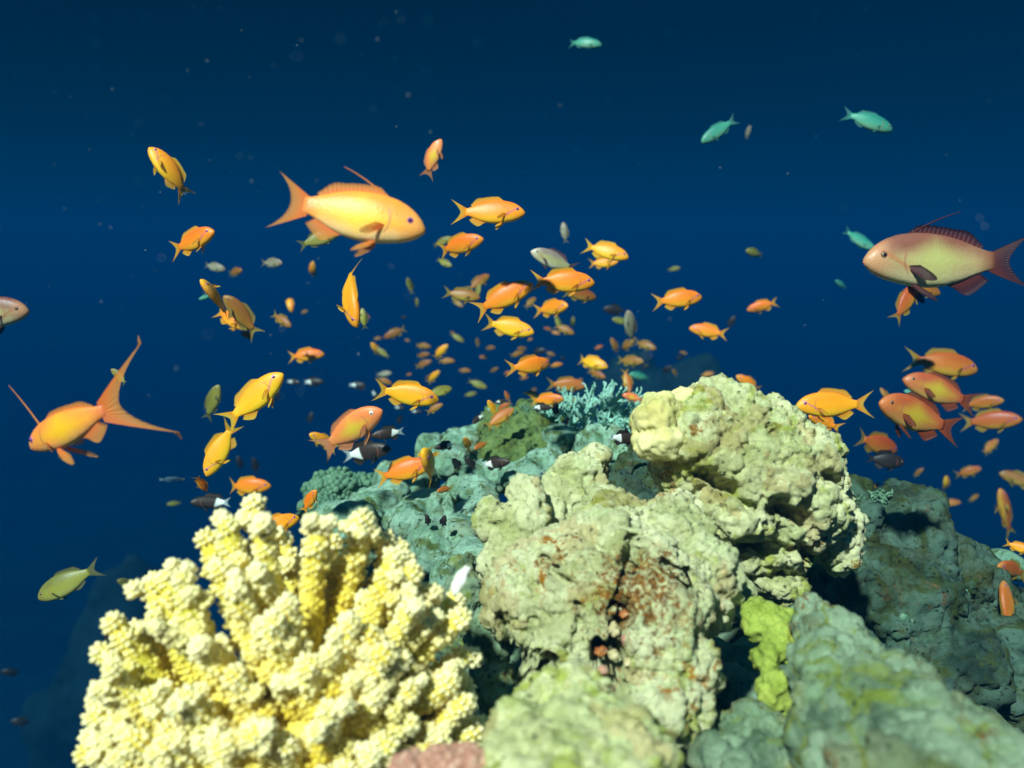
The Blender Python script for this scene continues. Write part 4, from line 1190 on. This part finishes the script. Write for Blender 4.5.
fish('red', 999, 440, 981, 454, 'small dark red fish below the rusty orange one', L=.07)
fish('red', 980, 468, 956, 476, 'small level rust fish in the scattered group above the far rock', L=.07)
fish('yellow', 944, 476, 948, 492, 'small yellow rust fish head on in the scattered group', L=.06, yaw=30)
fish('red', 960, 502, 941, 504, 'small red oval fish lowest in the scattered group', L=.06)
fish('dull', 980, 495, 968, 501, 'tiny dim red fish between the scattered group and the edge', L=.05)
fish('dull', 923, 468, 914, 477, 'tiny dim brown fish left of the small yellow rust one', L=.045)
fish('dull', 880, 483, 871, 489, 'tiny dim rusty fish near the tuft on the dark rock', L=.045, d=1.5)
fish('black', 896, 483, 886, 487, 'tiny black fish near the tuft on the dark rock', L=.045, d=1.5)
fish('dull', 1003, 474, 1036, 486, 'dark bronze fish cut by the right edge', L=.10)
fish('red', 997, 488, 1014, 538, 'orange fish swimming upright near the right edge', L=.11, roll=30)
fish('red', 918, 284, 893, 322, 'rust fish rising under the big rose fish', L=.10, d=1.25, bend=.25)
fish('dull', 941, 294, 905, 284, 'brown fish half hidden beneath the big rose fish', L=.09, d=1.3)
fish('red', 990, 563, 1032, 577, 'orange fish in front of the pale turquoise lump at the edge', L=.10, d=1.15)
fish('red', 1012, 583, 1004, 634, 'orange fish swimming straight up at the right edge over the far rock', L=.10, d=1.1, roll=25)
fish('dull', 975, 596, 1012, 588, 'olive brown fish crossing the straight up orange one', L=.09, d=1.2)
fish('dull', 984, 621, 1002, 620, 'small dark rust fish lowest at the right edge', L=.06, d=1.25)
fish('gold', 1030, 552, 1007, 543, 'orange tail end of a fish at the right edge above the pale lump', L=.08, d=1.2)
# --- dark and white damselfish
fish('bicolor', 192, 502, 232, 503, 'black fish with frayed white tail under the squat orange fish', L=.07, roll=12)
fish('bicolor', 392, 448, 340, 457, 'black fish with white tail to the left below the salmon pink fish', L=.085)
fish('bicolor', 372, 436, 405, 431, 'black fish with white tail to the right, against the salmon pink fish', L=.07, d=1.28)
fish('bicolor', 434, 448, 457, 444, 'black and white fish beside the gold head on fish', L=.05, d=1.22)
fish('bicolor', 510, 461, 480, 466, 'black fish with bright white tail in front of the olive turf', L=.06, d=1.2)
fish('bicolor', 603, 492, 567, 489, 'black fish with clear pale tail in front of the rounded pale knob', L=.06, d=.88)
fish('bicolor', 640, 441, 607, 436, 'black and white fish squeezed between finger coral and boulder', L=.07, d=1.1)
fish('bicolor', 552, 408, 531, 407, 'black fish with white tail on the skyline under the pinkish orange one', L=.05, d=1.34)
fish('bicolor', 506, 401, 495, 402, 'tiny black and white fish above the olive turf', L=.04, d=1.45)
fish('bicolor', 472, 424, 484, 414, 'small black and white fish on the skyline left of the red orange fish', L=.05, d=1.4)
fish('bicolor', 324, 382, 302, 382, 'black and white fish second in the row near the climbing golden fish', L=.06)
fish('bicolor', 301, 383, 286, 381, 'small black and white fish at the nose of the climbing golden fish', L=.05)
fish('bicolor', 366, 385, 348, 385, 'small black and white fish left of the bright yellow orange one', L=.055)
fish('bicolor', 378, 401, 372, 390, 'small black and white fish under the tail of the bright yellow orange one', L=.045)
fish('bicolor', 405, 408, 394, 407, 'tiny black and white fish above the tail of the black and white fish pair', L=.04)
fish('bicolor', 422, 412, 411, 411, 'tiny black and white fish right above the teal skyline', L=.04)
fish('black', 398, 424, 402, 414, 'tiny black fish beside the salmon pink fish mouth', L=.04)
fish('black', 466, 458, 476, 470, 'black fish nose up over the teal mounds, first of three', L=.05, d=1.2, yaw=20)
fish('black', 453, 457, 460, 471, 'black fish nose up over the teal mounds, slimmer one', L=.05, d=1.22, yaw=30)
fish('black', 445, 515, 442, 529, 'small black fish lower on the teal mounds beside the twin humped rock', L=.04, d=.98)
fish('black', 427, 514, 428, 527, 'small black fish lower on the teal mounds, closer to the yellow coral', L=.04, d=1.0)
fish('black', 556, 402, 556, 417, 'small black fish upright on the skyline over the plate coral', L=.045, d=1.33)
fish('black', 568, 417, 566, 426, 'small black fish between the two turquoise finger corals', L=.035, d=1.33)
fish('black', 279, 390, 276, 402, 'tiny black fish under the climbing golden fish', L=.045)
fish('black', 238, 456, 241, 470, 'dark brown fish left of the other above the orange lemon tailed fish', L=.05)
fish('black', 254, 457, 256, 474, 'black fish upright above the orange lemon tailed fish', L=.05)
fish('black', 250, 412, 250, 421, 'tiny black fish between two golden fish tails', L=.035)
fish('black', 312, 412, 309, 424, 'dim dark fish left of the salmon pink fish', L=.045)
fish('black', 475, 378, 474, 387, 'tiny black fish left of the buff olive one', L=.035)
fish('black', 2, 671, 19, 674, 'soft black fish at the left edge low in the blue', L=.06, yaw=20)
fish('black', 12, 720, 30, 724, 'soft black fish lowest at the left', L=.06, yaw=20)
fish('black', 940, 536, 954, 543, 'black fish hugging the outline of the dark teal rock', L=.05, d=1.25)
fish('black', 962, 556, 950, 553, 'small black fish further down the outline of the dark teal rock', L=.05, d=1.25)
fish('black', 968, 628, 976, 642, 'black fish in the shade of the dark teal rock', L=.05, d=1.15)
# --- lower left
fish('olive', 37, 599, 100, 566, 'olive yellow fish alone at the lower left', L=.10)
fish('olive', 121, 578, 139, 592, 'small olive fish turned to the viewer near the yellow coral', L=.055, yaw=35)
fish('black', 102, 636, 118, 646, 'dim dark fish just off the edge of the yellow coral', L=.05, d=1.3)
# --- the faintest fish, far behind the school
rf = random.Random(77)
for k in range(30):
    px, py = rf.gauss(500, 85), rf.gauss(358, 26)
    if not (340 < px < 700 and 300 < py < 405): continue
    a = rf.uniform(-.6, .6) + (3.14 if rf.random() < .4 else 0); ln = rf.uniform(6, 11)
    o = fish(rf.choice(('dull', 'dull', 'black', 'red')), px + math.cos(a) * ln / 2, py + math.sin(a) * ln / 2, px - math.cos(a) * ln / 2, py - math.sin(a) * ln / 2,
             'very small faint fish deep in the haze behind the middle of the school', L=.036, d=rf.uniform(2.4, 2.9))
    o['group'] = 'faint far fish behind the school'
# ---------------------------------------------------------------- drifting specks in the water
def specks():
    rg = random.Random(5)
    V, Fc = [], []; off = 0
    v0, f0 = ico(1)
    for i in range(220):
        px = rg.uniform(0, 1024); py = rg.uniform(0, 420)
        if rg.random() < .5: px = rg.uniform(0, 420)
        d = rg.uniform(.3, .75)
        r = .00012 + .0005 * rg.random() ** 3
        V.append(v0 * r + np.array(at(px, py, d))); Fc.append(f0 + off); off += len(v0)
    tag(link('plankton', new_mesh('plankton', np.vstack(V), np.vstack(Fc)), plain('plankton', (.2, .25, .3), (.3, .35, .4), 20)),
        'tiny pale specks drifting in the blue water', 'plankton', kind='stuff')
specks()

# ---------------------------------------------------------------- the water the light passes through
hv = [(x, y, z) for x in (-62, 62) for y in (-16, 107) for z in (-8, 1.35)]
hf = [(0, 1, 3, 2), (4, 6, 7, 5), (0, 4, 5, 1), (2, 3, 7, 6), (0, 2, 6, 4), (1, 5, 7, 3)]
hm = bpy.data.materials.new('haze'); hm.use_nodes = True
t = hm.node_tree; t.nodes.clear()
ho = t.nodes.new('ShaderNodeOutputMaterial'); pv = t.nodes.new('ShaderNodeVolumePrincipled')
pv.inputs['Color'].default_value = (0.0, 0.024, 0.063, 1)
pv.inputs['Absorption Color'].default_value = (0.10, 0.40, 0.60, 1)
pv.inputs['Density'].default_value = 0.28
t.links.new(pv.outputs[0], ho.inputs['Volume'])
tag(link('haze', new_mesh('haze', hv, hf, False), hm), 'blue sea water filling the whole view', 'water', kind='stuff')
